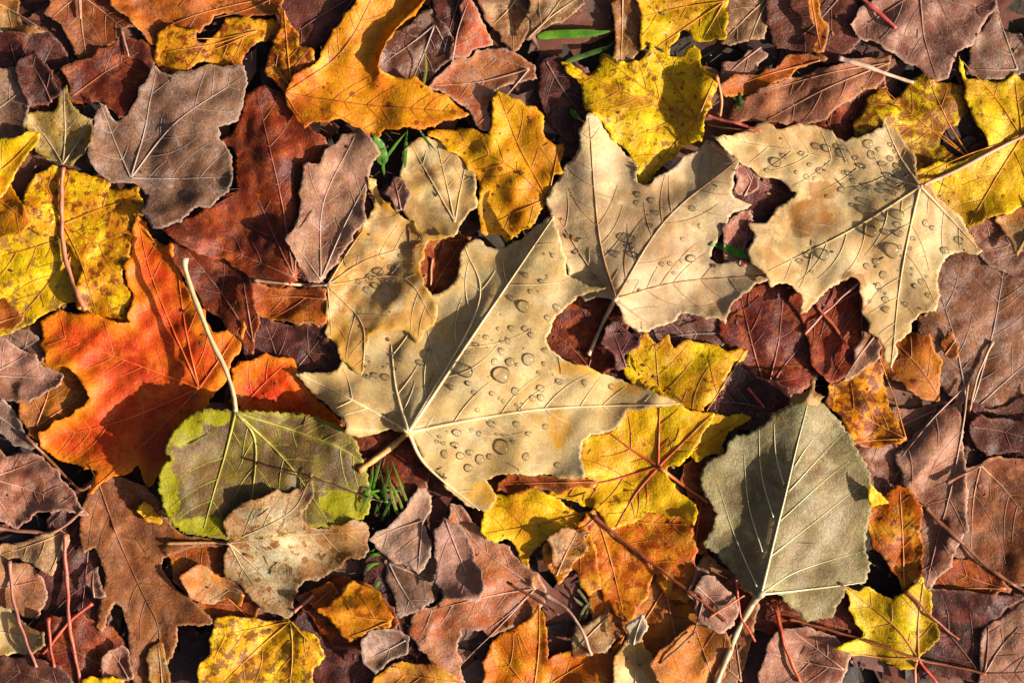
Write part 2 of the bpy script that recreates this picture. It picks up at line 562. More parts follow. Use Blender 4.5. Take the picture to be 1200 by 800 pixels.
    for nm, arr in (('edge', de), ('stain', stn), ('vein', np.minimum(dv, d2*2.0))):
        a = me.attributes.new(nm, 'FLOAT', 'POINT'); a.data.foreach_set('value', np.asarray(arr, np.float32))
    md = ob.modifiers.new('thickness', 'SOLIDIFY'); md.thickness = th*S; md.offset = -1.0
    # ---- veins
    vm = stalk_mat(pal.get('vein', pal['c2']), pal.get('vein2', pal.get('vein', pal['c2'])))
    vr = k.get('vr', 1.25)
    stamp = []
    ext = exts
    for m, ss, rs in [(m_, s_, 1.0) for m_, s_ in zip(mains, secs)]+[(q, [], k.get('extra_r', .5)) for q in ext]:
        V, F = [], []
        L = len(m)
        tt = np.linspace(0, 1, L)
        def add(pl, r, lift):
            zz = zat(pl)+fine(pl)+lift
            stamp.append(np.column_stack([pl, zz+r*.8]))
            v, f = tube_geo(np.concatenate([pl*np.array([1, 1]), zz[:, None]], 1), r, 5, 0.8)
            o_ = len(V)
            V.extend(v); F.extend(tuple(i+o_ for i in q) for q in f)
        add(m, vr*rs*(1-0.78*tt), 0.5)
        for q in ss:
            add(q, np.linspace(max(.42, vr*.3), .2, len(q)), 0.42)
        V = np.array(V)
        new_mesh('vein', loc(V[:, :2], V[:, 2]), F, vm, True, root)
    for px, py, q in (np.concatenate(stamp) if stamp else ()):
        a, b = int(round((px+PAD)/G)), int(round((py+PAD)/G))
        if 0 <= a < NX and 0 <= b < NY: HM[b, a] = max(HM[b, a], q)
    # ---- petiole
    if pet:
        pl = smooth_line([base]+P(pet), 4.0)
        n = len(pl); tt = np.linspace(0, 1, n)
        hz = h_at(pl[:, 0], pl[:, 1])
        r = pet_r[0]+(pet_r[1]-pet_r[0])*tt
        r = r*(1+0.1*np.sin(tt*n*.37+no)+.07*np.sin(tt*n*.9+no*2))*(1+0.5*np.exp(-((1-tt)*n*4/7.0)**2))            # swollen foot
        z0 = hz+r+0.5
        zt = np.maximum(z0, np.linspace(bz, k.get('pet_z', z0[-1]), n)) if 'pet_z' in k else z0
        ker = np.ones(7)/7
        zt = np.maximum(np.convolve(np.pad(zt, 3, mode='edge'), ker, 'valid'), z0-0.5*r)
        zt[0] = bz+0.8
        v, f = tube_geo(np.concatenate([pl, zt[:, None]], 1), r, 8)
        v = np.array(v)
        new_mesh('petiole', loc(v[:, :2], v[:, 2]), f, stalk_mat(*(pet_col or (pal.get('vein', pal['c1']),))), True, root)
        for (px, py), q, rr in zip(pl, zt, r):
            a, b = int(round((px+PAD)/G)), int(round((py+PAD)/G))
            if 0 <= a < NX and 0 <= b < NY: HM[b, a] = max(HM[b, a], q+rr*.3)
    return root
# ------------------------------------------------------------------ soil and the anonymous litter under the leaves
def build_ground():
    m = bpy.data.materials.new("soil"); m.use_nodes = True
    nt = m.node_tree; N = nt.nodes.new; L = nt.links.new
    pr = nt.nodes['Principled BSDF']; pr.inputs['Roughness'].default_value = .9
    tc = N('ShaderNodeTexCoord'); no = N('ShaderNodeTexNoise'); no.inputs['Scale'].default_value = 120; no.inputs['Detail'].default_value = 8
    L(tc.outputs['Object'], no.inputs['Vector'])
    cr = N('ShaderNodeValToRGB'); cr.color_ramp.elements[0].color = (.018, .012, .009, 1); cr.color_ramp.elements[1].color = (.06, .04, .028, 1)
    L(no.outputs['Fac'], cr.inputs[0]); L(cr.outputs[0], pr.inputs['Base Color'])
    bp = N('ShaderNodeBump'); bp.inputs['Distance'].default_value = .002; L(no.outputs['Fac'], bp.inputs['Height']); L(bp.outputs[0], pr.inputs['Normal'])
    rng = random.Random(5)
    vs, fs = [], []
    n = 60
    for j in range(n+1):
        for i in range(n+1):
            u, v_ = (i/n*2-1), (j/n*2-1)
            x, y = 30*u*abs(u)**2, 30*v_*abs(v_)**2
            r = math.hypot(x, y)
            vs.append((x, y, -0.004+rng.uniform(-.001, .001)*(1 if r < 1 else 20)))
    for j in range(n):
        for i in range(n):
            a = j*(n+1)+i
            fs.append((a, a+1, a+n+2, a+n+1))
    g = new_mesh("ground", vs, fs, m)
    g['kind'] = 'structure'; g['label'] = 'dark damp forest soil under the fallen leaves'; g['category'] = 'ground'
build_ground()

def maple_shape(rng, r):
    key = [(-90, .12), (-60, .45), (-38, .55), (-20, .38), (-2, .62), (12, .92), (22, .62), (34, .6), (44, .72), (52, .45), (62, .62), (76, .8), (90, 1.0)]
    pts = []
    full = [(a, q) for a, q in key] + [(180-a, q) for a, q in key[-2::-1]]
    for a, q in full:
        q *= rng.uniform(.86, 1.1); a = math.radians(a+rng.uniform(-4, 4))
        pts.append((r*q*math.cos(a), r*q*math.sin(a)))
    return pts

def build_litter():
    m = bpy.data.materials.new("litter"); m.use_nodes = True
    nt = m.node_tree; N = nt.nodes.new; L = nt.links.new
    pr = nt.nodes['Principled BSDF']; pr.inputs['Roughness'].default_value = .6
    at = N('ShaderNodeAttribute'); at.attribute_name = 'tone'
    cr = N('ShaderNodeValToRGB')
    els = [(0, '#24110f'), (.2, '#4a221a'), (.4, '#6a3422'), (.6, '#7c4c32'), (.72, '#74564c'), (.86, '#8a5a30'), (.95, '#b07a24'), (1, '#b89462')]
    r = cr.color_ramp
    r.elements[0].position, r.elements[0].color = els[0][0], lin(els[0][1], KA)
    r.elements[1].position, r.elements[1].color = els[-1][0], lin(els[-1][1], KA)
    for p, h in els[1:-1]:
        e = r.elements.new(p); e.color = lin(h, KA)
    L(at.outputs['Fac'], cr.inputs[0])
    tc = N('ShaderNodeTexCoord'); no = N('ShaderNodeTexNoise'); no.inputs['Scale'].default_value = .05/S; no.inputs['Detail'].default_value = 7; no.inputs['Roughness'].default_value = .65
    L(tc.outputs['Object'], no.inputs['Vector'])
    hs = N('ShaderNodeHueSaturation'); mr = N('ShaderNodeMapRange'); mr.inputs[1].default_value = .3; mr.inputs[2].default_value = .7; mr.inputs[3].default_value = .55; mr.inputs[4].default_value = 1.4
    L(no.outputs['Fac'], mr.inputs[0]); L(mr.outputs[0], hs.inputs['Value']); L(cr.outputs[0], hs.inputs['Color']); L(hs.outputs[0], pr.inputs['Base Color'])
    bp = N('ShaderNodeBump'); bp.inputs['Distance'].default_value = 1.5*S; L(no.outputs['Fac'], bp.inputs['Height']); L(bp.outputs[0], pr.inputs['Normal'])
    rng = random.Random(11)
    V, F, T = [], [], []
    for i in range(1900):
        x, y = rng.uniform(-900, 2100), rng.uniform(-800, 1600)
        r_ = rng.uniform(40, 115)
        infr = -r_*.9 < x < 1200+r_*.9 and -r_*.9 < y < 800+r_*.9
        zc = rng.uniform(-3, 6) if infr else rng.uniform(0, 26)
        tone = rng.random()**1.2*.75 if infr else rng.random()**.8
        rot = rng.uniform(0, 6.28); c, s = math.cos(rot), math.sin(rot)
        ol = maple_shape(rng, r_)
        o0 = len(V)
        tilt = (rng.uniform(-.05, .05), rng.uniform(-.05, .05)) if infr else (rng.uniform(-.25, .25), rng.uniform(-.25, .25))
        for ring in (0, .34, .68, 1):
            for a, b in ([(0, 0)] if ring == 0 else ol):
                a, b = a*ring, b*ring
                X, Y = x+a*c-b*s, y+a*s+b*c
                q = 6 if infr else 9
                zz = zc+tilt[0]*a+tilt[1]*b+q*math.sin(a/21+i)*math.cos(b/25+i*2)*ring
                if infr: zz = min(zz, 11)
                V.append(W(X, Y, zz)); T.append(tone)
        n = len(ol)
        for k in range(n):
            k2 = (k+1) % n
            F.append((o0, o0+1+k, o0+1+k2)); F.append((o0+1+k, o0+1+n+k, o0+1+n+k2, o0+1+k2)); F.append((o0+1+n+k, o0+1+2*n+k, o0+1+2*n+k2, o0+1+n+k2))
    o = new_mesh("leaf_litter", V, F, m)
    a = o.data.attributes.new('tone', 'FLOAT', 'POINT'); a.data.foreach_set('value', np.array(T, np.float32))
    o['kind'] = 'stuff'; o['label'] = 'matted dark brown leaf litter under the bright leaves'; o['category'] = 'leaf litter'
build_litter()

# ------------------------------------------------------------------ palettes (colours as picked from the photograph's sunlit patches)
def pal(c1, c2, spot='#5a3520', vein=None, **k):
    d = dict(c1=c1, c2=c2, spot=spot, vein=vein or c2); d.update(k); return d
def more(p, **k):
    d = dict(p); d.update(k); return d
TAN = pal('#d9c296', '#c6a678', '#96704a', '#e6d2aa', vein2='#d3b484', spots=.25, spotsize=22, net=.4, patch=80, rough=.55, trans=.14, bump=.22, c3='#e0cc9c', mott=.85)
YEL = pal('#f0c41a', '#d99d12', '#7a4418', '#b97d1c', spots=.5, spotsize=9, net=.3, dots=.5, rough=.45, trans=.22, c3='#f6d84a')
ORA = pal('#d98a20', '#b8621c', '#74381a', '#c98434', spots=.5, spotsize=11, net=.4, dots=.3, rough=.45, trans=.22, c3='#e2aa48')
RED = pal('#cc5a32', '#b04628', '#8e3418', '#d8682c', margin='#ee9434', mw=22, ma=.7, spots=.2, net=.2, rough=.5, trans=.2, c3='#de7a3e')
RUS = pal('#a65a2c', '#7c3d22', '#4a2418', '#b87848', spots=.35, spotsize=14, net=.9, rough=.58, patch=50, c3='#c08050', margin='#cc9060', mw=3.5, ma=.6)
BRO = pal('#8a5a44', '#6a4034', '#402420', '#a98062', spots=.3, spotsize=18, net=.9, rough=.58, patch=55, c3='#a8785c', margin='#b8906e', mw=3.5, ma=.6)
PNK = pal('#a47a6c', '#86594c', '#5a3630', '#b99080', spots=.25, spotsize=18, net=.9, rough=.58, patch=60, c3='#c09a88', margin='#ccaa96', mw=3.5, ma=.6)
GRY = pal('#927868', '#70564c', '#463230', '#a89488', spots=.25, spotsize=20, net=.9, rough=.5, patch=60, c3='#a89088', margin='#b09c8e', mw=3.5, ma=.6)
MAR = pal('#683226', '#46211e', '#2c1514', '#8e5c4c', spots=.3, spotsize=16, net=.8, rough=.5, patch=50, c3='#9a5a46', margin='#a86e58', mw=3.5, ma=.6)
DRK = pal('#4a2a2b', '#34201f', '#22130f', '#7a5a58', spots=.3, spotsize=16, net=.8, rough=.46, patch=50, c3='#70484a', margin='#80605c', mw=3.5, ma=.6)
BRT = pal('#b88a58', '#946440', '#5c3a26', '#c9a070', spots=.35, spotsize=14, net=.55, rough=.5, patch=50, c3='#cfae84')

M, D = 'maple_leaf', 'dead_leaf'
# ------------------------------------------------------------------ lowest layer: dark and brown leaves seen between the others
leaf(D, 'dark purple curled leaf in the top left corner', '-15,38 20,36 45,34 60,40 80,70 84,100 78,112 60,128 25,132 -15,130', '30,130', '10,50;60,50', DRK)
leaf(D, 'grey brown leaf on the left edge above the yellow leaf tip', '-15,80 15,78 35,95 32,130 30,150 18,160 -15,165', '-10,130', '32,100', GRY)
leaf(M, 'tan brown leaf cut by the top left corner', '-15,-10 20,-8 19,10 26,25 40,33 57,36 45,39 20,36 0,37 -15,38', '-10,0', '52,36', BRT)
leaf(M, 'reddish brown maple leaf hanging in at the top left', '52,-10 55,4 50,15 62,24 73,33 81,50 82,62 95,72 108,75 112,62 125,55 137,45 141,33 158,33 150,10 128,-10', '92,-8', '60,20;100,70;140,30', more(BRO, c1='#8e5e48', c2='#71402e'))
leaf(D, 'dark maroon leaf piece above the big grey leaf', '72,75 95,70 140,45 165,45 182,60 180,80 165,100 150,128 138,138 118,118 95,122 82,112', '82,112', '160,60', MAR)
leaf(M, 'wide maroon leaf beneath the left tan leaf', '268,300 300,290 340,300 385,320 385,400 350,380 315,374 296,362 280,340', '380,335', '290,310;300,360', more(MAR, c1='#8a4632'))
leaf(D, 'dark brown scrap under the stalk of the left tan leaf', '275,330 320,336 383,338 384,380 352,379 315,373 290,362', '382,350', '300,350', RUS, curl=7)
leaf(M, 'almost black leaf between the orange leaf and the left tan leaf', '290,370 315,376 345,380 386,378 400,440 398,520 360,480 330,440 300,440 280,400', '330,450', '310,380;380,390', DRK)
leaf(M, 'dark red leaf in the gap right of the big tan leaf', '620,420 660,350 720,340 735,385 725,430 690,440', '690,430', '650,390;715,360', MAR)
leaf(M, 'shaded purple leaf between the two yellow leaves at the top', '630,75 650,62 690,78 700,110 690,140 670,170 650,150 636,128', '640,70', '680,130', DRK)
leaf(M, 'dark purple leaf under the gap of the right tan leaf', '845,185 880,180 940,210 945,250 905,285 900,320 860,330 835,300 850,260', '930,230', '850,200;860,310', more(DRK, c1='#6a3a3c'))
leaf(M, 'purple leaf below the middle tan leaf on its right', '740,380 770,362 830,365 855,372 880,400 870,425 830,420 790,430 740,425', '860,390', '760,400;830,420', more(GRY, c1='#75504e', c2='#583a3c'))
leaf(M, 'maroon leaf with a split edge left of the grey green leaf', '848,345 880,334 915,332 940,345 948,380 962,420 955,450 925,470 892,458 868,432 855,410 842,385', '900,460', '870,350;920,340;945,400', more(MAR, c1='#6e3432', c2='#4e2426'))
leaf(D, 'near black leaf above the left edge of the grey green leaf', '826,480 840,455 866,425 890,440 925,452 930,480 895,505 850,500', '895,478', '840,470', more(DRK, rough=.3))
leaf(M, 'dark red leaf with pale stalks under the lower tip of the right tan leaf', '925,345 965,330 1010,325 1030,360 1030,400 1010,430 975,450 955,430 945,390', '1010,340', '950,380;1010,420', more(MAR, c1='#883a2c'))
leaf(M, 'large dull purple leaf on the right edge', '1085,300 1130,292 1165,285 1215,295 1215,470 1170,480 1138,486 1120,470 1095,440 1075,400 1080,360', '1138,486', '1165,395 1180,310;1100,330;1212,420', more(GRY, c1='#8c6654', c2='#6a4a3e'), wave=3)
leaf(M, 'brown leaf below the yellow leaves on the right edge', '1135,262 1175,248 1200,238 1215,236 1215,330 1180,320 1150,300', '1215,300', '1150,270', more(PNK, c1='#7e5248', c2='#5c3a36'))
leaf(M, 'pale leaf tip poking in at the right edge', '1168,254 1192,246 1215,235 1215,290 1204,280 1193,300 1185,284', '1215,250', '1193,296', BRT, gap=4)
leaf(M, 'orange brown leaf under the point of the right tan leaf', '1030,370 1060,385 1090,392 1104,430 1102,470 1082,468 1060,450 1040,440 1020,400', '1100,460', '1050,400', more(RUS, c1='#a8703c', dots=.6))
leaf(M, 'chocolate brown leaf low on the right edge', '1128,470 1170,478 1215,455 1215,560 1160,545 1135,555', '1140,480', '1200,520', more(DRK, c1='#5e3c34'))
leaf(M, 'brown leaf with a dark hollow on the lower right edge', '1120,560 1160,538 1215,538 1215,690 1170,680 1130,660 1110,630', '1150,545', '1200,600;1140,650', more(BRO, c1='#7c5240', c2='#5c382e'))
leaf(D, 'rusty torn leaf between the small yellow maple leaf and the right edge', '1080,690 1095,660 1130,655 1170,672 1185,690 1165,700 1160,720 1120,722 1092,718', '1180,690', '1100,690;1120,670', more(RUS, c1='#94431f', c2='#5a2a1a'))
leaf(M, 'dark maroon leaf under the small yellow maple leaf', '1060,690 1100,690 1200,700 1160,740 1150,800 1090,790 1060,760', '1150,790', '1090,720', DRK)
leaf(M, 'dark leaf under the lower edge of the grey green leaf', '870,690 930,700 990,680 1010,700 1010,750 960,745 920,745 880,740', '1000,740', '900,710', MAR)
leaf(M, 'dusky purple leaf on the left of the pink maple leaf', '430,650 460,655 500,700 505,740 480,790 430,760 410,740', '480,790', '450,670', DRK)
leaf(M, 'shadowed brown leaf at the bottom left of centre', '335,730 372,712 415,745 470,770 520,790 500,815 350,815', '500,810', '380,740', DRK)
leaf(M, 'dark brown leaf left of the oak leaf', '60,600 110,560 130,600 130,700 120,760 60,780 40,720', '110,570', '90,760', DRK)
leaf(D, 'black brown scrap under the two red stalks at the lower left', '40,730 90,720 130,740 150,760 160,805 60,815 20,790', '150,800', '60,750', MAR)
leaf(M, 'dark leaf behind the speckled orange leaf at the top', '310,-15 345,-10 400,-12 430,-5 400,30 362,65 335,50 320,20', '420,-10', '340,40;380,40', more(DRK, c1='#5e3a36'))
leaf(M, 'purple leaf with a curled rim right of the large orange leaf', '436,76 446,58 458,40 475,28 505,8 520,28 532,45 528,66 512,82 500,94 484,92 460,90', '509,28', '450,72;485,88;524,60', more(GRY, c1='#74574e', c2='#54393a', rough=.3), curl=7)
leaf(M, 'dark leaf at the top edge behind the red brown triangle', '500,-12 545,-12 548,20 540,60 520,70 530,40 512,20', '540,-8', '520,60', DRK)
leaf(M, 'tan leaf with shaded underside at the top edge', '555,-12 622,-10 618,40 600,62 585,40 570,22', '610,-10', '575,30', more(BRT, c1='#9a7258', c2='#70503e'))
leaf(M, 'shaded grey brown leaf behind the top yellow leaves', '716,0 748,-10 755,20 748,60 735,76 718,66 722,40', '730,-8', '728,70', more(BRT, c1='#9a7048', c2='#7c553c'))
leaf(M, 'grey tan leaf at the top edge right of the yellow leaves', '846,-12 912,-12 906,20 895,42 868,50 845,50 850,20', '905,-8', '855,40;880,46', more(BRT, c1='#8f7560', c2='#6e5648'))
leaf(M, 'dim brown leaf at the top between the tan strip and the purple leaf', '895,-12 1000,-12 1010,30 1000,60 970,75 940,62 905,50', '990,-10', '930,50', more(DRK, c1='#5e3c34', c2='#462a26'))
leaf(D, 'pale pinkish scrap right of the top yellow leaf', '842,92 850,74 878,62 893,52 898,66 888,80 860,96', '893,54', '850,90', more(PNK, c1='#b08e78'))
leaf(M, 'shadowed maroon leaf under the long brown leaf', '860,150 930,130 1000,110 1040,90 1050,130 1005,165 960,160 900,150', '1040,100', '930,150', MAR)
leaf(M, 'small orange red leaf tucked under the yellow poplar leaf', '270,430 295,420 322,417 342,420 350,437 362,456 374,471 386,481 400,496 402,515 360,500 300,490 270,470', '280,480', '335,425;395,495', more(RED, c1='#dd5a22', c2='#b83c18'))
leaf(D, 'dark leaf at the stalk of the big tan leaf', '400,505 440,505 470,505 500,550 500,580 470,600 440,570 415,530', '470,505', '430,540', MAR)
leaf(M, 'grey purple leaf left of the rusty leaf at the right', '1005,520 1045,515 1062,530 1055,570 1080,600 1060,620 1030,580 1010,560', '1020,525', '1060,600', more(GRY, c1='#7a5f5c', c2='#5c4446'))
leaf(M, 'dull leaf under the bottom edge left of the grey stalk', '780,690 830,650 890,700 880,760 860,815 780,815', '870,800', '800,720;860,720', more(BRO, c1='#94705c'))
leaf(M, 'brown leaf below the orange leaf at bottom centre', '690,690 770,670 830,690 850,760 800,815 700,815', '780,690', '720,780;800,780', more(RUS, c1='#c08450', c2='#98603a'))

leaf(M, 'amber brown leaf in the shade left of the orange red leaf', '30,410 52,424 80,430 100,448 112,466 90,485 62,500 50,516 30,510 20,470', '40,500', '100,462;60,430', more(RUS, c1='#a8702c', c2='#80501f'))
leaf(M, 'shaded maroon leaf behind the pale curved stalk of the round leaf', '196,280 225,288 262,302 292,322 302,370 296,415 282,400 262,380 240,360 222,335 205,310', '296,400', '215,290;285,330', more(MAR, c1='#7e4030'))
leaf(D, 'russet leaf piece at the bottom of the hole beside the left tan leaf', '484,285 540,270 560,300 545,340 510,360 486,330', '500,350', '540,285', more(RUS, c1='#8a4a2c'))
leaf(M, 'brown leaf under the speckled orange leaf and the long tipped one', '975,500 1010,470 1060,480 1110,470 1120,500 1075,560 1050,600 1015,570 990,540', '1100,480', '1000,520;1040,580', more(PNK, c1='#8a6258', c2='#6a463e'))
leaf(D, 'copper leaf in the gap right of the golden leaf with red veins', '800,545 830,530 850,560 842,610 830,650 812,640 806,590', '815,640', '835,550', more(RUS, c1='#94502e'))
leaf(M, 'rust brown leaf between the oak leaf and the mottled tan leaf', '190,640 260,636 300,690 300,730 250,735 215,700', '290,725', '205,650', more(RUS, c1='#945430', c2='#6e3a24'))
leaf(M, 'reddish leaf between the grey leaf and the yellow leaf in the bottom left', '345,700 400,675 440,690 470,730 440,760 390,760', '450,750', '360,705', more(MAR, c1='#8a4a30'))
# ------------------------------------------------------------------ left side
leaf(M, 'grey leaf tip on the left edge beside the orange red leaf', '-15,388 22,384 42,396 50,420 40,436 -15,440', '-10,430', '42,398', more(GRY, c1='#8f7a70'))
leaf(M, 'yellow leaf with grey mould on the left edge', '-15,282 18,272 50,262 78,270 102,285 95,320 95,350 62,362 30,380 5,393 -15,392', '95,270', '0,300;10,385;60,350', more(YEL, c1='#efc622', c2='#d4a22c', spot='#86664e', spots=.65, spotsize=16))
leaf(M, 'mottled yellow brown leaf over the orange red leaf on the left', '28,222 44,204 60,192 82,200 110,205 130,212 125,222 160,220 168,240 160,265 152,280 152,312 142,316 150,345 152,385 135,382 100,370 88,350 95,310 70,280 40,272 26,262', '72,262', '45,205;160,230;145,300;110,360', more(YEL, c1='#e6ac1c', c2='#c4801c', spot='#6a3a16', spots=.65, spotsize=10, patch=40), wave=4, curl=5)
leaf(M, 'orange yellow leaf at the left edge under the yellow tip', '-15,205 10,212 24,238 38,260 36,266 20,272 0,280 -15,285', '-15,225', '34,262;-5,275', more(ORA, c1='#e2a022', c2='#c47a1c'))
leaf(M, 'pinkish brown oak leaf at the left edge below the orange red leaf', '-15,385 0,396 34,414 46,425 56,430 68,440 70,450 60,458 40,465 34,472 20,470 -15,469', '-15,440', '66,444;30,415', more(PNK, c1='#aa8478', c2='#8a6458'), gap=4)
leaf(M, 'grey leaf lobe on the left edge above the pink leaf', '-15,466 10,475 20,490 25,505 42,520 35,527 18,522 -15,500', '-15,480', '36,520', more(GRY, c1='#8d7c76'))
leaf('oak_leaf', 'large brown oak leaf with deep lobes at the lower left', '108,558 130,556 162,568 187,588 194,608 215,627 258,631 266,640 222,643 190,655 188,668 203,688 230,708 253,731 230,733 207,733 206,752 200,772 186,790 172,812 156,808 151,780 149,750 143,716 135,706 126,722 119,742 111,735 117,700 122,680 118,660 110,642 96,650 92,610', '112,560', '140,640 163,690 185,740 178,800', more(BRO, c1='#8c6248', c2='#6e4632', vein='#7a5038'), pet='92,574 62,546 28,510', pet_r=(2.2,1.8), sgap=26, wave=3)
leaf(M, 'yellow scrap between the oak leaf and the poplar leaf', '158,598 168,588 178,596 190,610 186,616 170,608', '160,600', '', YEL, gap=5)
leaf(M, 'dusky pink maple leaf on the left edge', '-15,518 5,535 30,530 48,536 64,550 76,565 90,583 102,602 82,600 56,598 35,606 20,621 5,612 -15,607', '-15,560', '46,538;98,600;18,618', more(PNK, c1='#a47468', c2='#85554c'), wave=4, gap=5, sgap=14)
leaf(M, 'tan grey leaf low on the left edge', '-15,642 20,636 45,628 70,620 79,628 75,646 66,663 60,674 40,666 25,656 -15,657', '74,624', '0,650;58,670', more(BRT, c1='#c4a07c', c2='#9a7658'))
leaf(M, 'salmon brown leaf with a pale spot on the left edge', '-15,652 20,660 44,668 52,690 46,722 40,727 10,717 -15,717', '-10,690', '46,680', more(PNK, c1='#c08c6e', c2='#a07052'))
leaf(M, 'cream leaf under the dark stalks at the lower left', '-15,714 10,713 30,733 52,740 53,755 32,768 10,767 -15,772', '-10,740', '48,746', more(TAN, c1='#dcc08c', c2='#b08e60'))
leaf(M, 'greyish brown leaf at the bottom left corner', '-15,772 30,770 55,775 80,790 90,815 -15,815', '85,812', '10,785', more(DRK, c1='#64473f'))
leaf(M, 'tan pink leaf fragment at the bottom left edge', '118,770 140,755 152,765 155,790 140,800 120,800', '150,795', '130,765', more(PNK, c1='#b88e74'))
leaf(M, 'yellow leaf tip at the bottom edge left of centre', '95,796 120,793 145,795 150,815 95,815', '120,815', '', YEL)
leaf(M, 'small tan curled leaf with a yellow base at the bottom left', '172,760 185,752 192,762 196,790 205,815 180,815 172,790', '190,812', '184,758', more(BRT, c1='#c09a58'))

leaf(M, 'broad maroon leaf in the middle of the upper left', '285,110 310,98 335,112 345,128 366,150 388,172 377,190 352,200 350,230 352,262 338,276 344,300 350,330 320,336 288,322 265,305 238,300 220,290 203,280 185,266 215,256 250,238 275,222 275,180 260,165 278,140', '345,325', '300,110;355,200;200,278;300,230', more(MAR, c1='#783c30', c2='#572a26', vein='#8e5c4a', spot='#9a5034', spots=.45), wave=4, gap=4, crumple=.5, folds=[('345,325 330,240 300,120', 14, 24, 30), ('340,320 270,290 200,275', 8, 20, 20)])
leaf(M, 'brown orange leaf along the top edge at the left', '118,-12 135,10 150,22 160,32 172,48 190,52 222,40 240,32 250,18 270,14 292,20 330,12 335,-12', '330,-8', '165,40;180,-5;250,20', more(RUS, c1='#ac6434', c2='#8a5438', spots=.4), wave=3)
leaf(M, 'ragged yellow leaf with dark holes near the top left', '182,36 202,30 226,34 232,46 240,50 250,40 262,24 280,18 302,22 318,20 332,30 325,46 300,50 288,58 283,76 262,76 236,72 222,80 202,92 186,88 180,64', '300,35', '190,60;240,60;225,45', more(ORA, c1='#dc9a24', c2='#a86626', spots=.7), gap=4)
leaf(M, 'large grey purple leaf with a pale midrib at the upper left', '115,118 135,141 149,136 154,124 164,104 180,77 200,88 217,83 236,77 262,78 286,77 288,94 284,120 276,142 257,150 255,161 266,172 273,205 268,220 252,238 222,248 213,261 178,268 166,246 173,227 155,215 131,212 112,200 103,180 107,155 110,140', '152,208', '200,148 284,88;268,207;118,125;182,84', more(GRY, c1='#8c7264', c2='#6c5248', vein='#b09c8c', spot='#8a9099', spots=.15), wave=4, gap=7, curl=6, folds=[('180,255 230,235 270,215', 10, 22, 16)])
leaf(M, 'ragged greenish tan leaf left of the grey purple leaf', '24,130 45,132 65,126 71,110 77,98 80,108 84,122 95,135 109,139 107,155 104,168 96,182 83,192 70,190 55,186 40,176 34,160', '72,192', '74,105;30,134;104,142', pal('#b09a5c', '#8a7644', '#6a5236', '#c0a878', spots=.6, spotsize=9, ta=.6, tw=7, tint='#c9ac84', net=.4), gap=4)
leaf(M, 'bright yellow leaf tip on the left edge', '-15,166 0,165 20,160 48,152 42,168 30,184 18,200 6,226 -15,240', '-15,210', '46,154', more(YEL, c1='#f0bf18', c2='#d98e14', spots=.2), gap=6)
leaf(M, 'speckled orange leaf curling beside the large orange leaf', '325,8 334,14 339,30 349,36 352,54 366,60 372,76 356,92 345,106 334,106 320,96 311,85 312,65 320,50 326,30', '342,104', '333,12;318,70', more(ORA, c1='#d48c3c', c2='#b8703a', spots=.8, spot='#6a3420', spotsize=7), gap=5, curl=6)
leaf(M, 'orange red maple leaf lit by the sun at the left', '158,250 168,262 181,284 200,286 208,318 215,331 222,346 236,364 250,389 278,393 285,374 284,402 270,427 262,451 247,463 242,477 230,492 226,520 212,534 188,554 171,571 165,560 160,547 148,553 130,560 105,578 110,553 100,548 72,541 45,523 44,511 60,497 85,485 105,466 97,450 80,432 50,425 49,411 47,399 45,376 67,362 80,367 100,366 118,372 135,377 152,377 151,362 154,343 147,326 142,310 153,300 152,280', '232,455', '178,330 160,256;52,388;50,515;110,572;280,384;205,300', RED, wave=4, gap=4, curl=6, sgap=20)
leaf(M, 'large orange maple leaf with a curled upper lobe at the top', '333,108 344,92 360,80 374,68 385,44 398,26 412,8 424,-12 504,-12 494,8 480,22 465,34 455,45 450,60 444,72 440,81 452,85 470,91 486,92 496,98 512,108 526,115 540,126 548,133 534,140 520,142 506,147 495,152 480,150 460,150 450,151 445,160 437,163 429,159 420,150 410,144 398,140 385,142 370,142 362,146 357,151 351,143 345,134 337,125', '334,109', '420,122 545,132;400,60 440,-10;360,148;440,158', more(ORA, c1='#dd9420', c2='#bf6a1a', vein='#a85e20', spots=.35), wave=3, gap=6, folds=[('498,0 470,28 452,52 444,76', 20, 14, 8), ('332,110 420,124 545,132', 5, 30, 30)])
leaf(M, 'pinkish tan leaf right of the large orange leaf point', '500,101 515,87 531,71 550,65 566,57 588,56 602,60 626,76 630,92 604,96 584,104 572,122 576,155 560,150 553,136 545,125 525,112', '620,80', '508,100;560,62;560,145', more(PNK, c1='#b8805c', c2='#94583e', net=.7), gap=4)
leaf(M, 'narrow red brown lobe pointing up at the top centre', '545,-12 556,6 566,24 578,52 560,56 545,64 529,71 537,36', '530,70', '549,0', more(PNK, c1='#a8604c', c2='#824236'), gap=5)
leaf(M, 'pale tan leaf at the top edge beside the grass blade', '620,-12 690,-12 676,14 650,27 632,38 617,46 619,30', '619,44', '660,-5;685,-8', more(BRT, c1='#b59a7a', c2='#8e6e56'), gap=7)
leaf(M, 'mauve leaf with curled edges left of the left tan leaf', '375,190 386,172 402,159 420,150 436,162 442,180 434,200 428,225 427,260 417,272 408,288 394,306 382,326 374,331 360,326 352,315 346,300 335,280 338,274 350,262 352,215 356,195', '376,328', '378,240 415,160;345,285;428,215', more(PNK, c1='#a8866e', c2='#7e5850', vein='#b79c88'), wave=3, gap=6, folds=[('368,325 372,250 380,180', 9, 22, 20)])

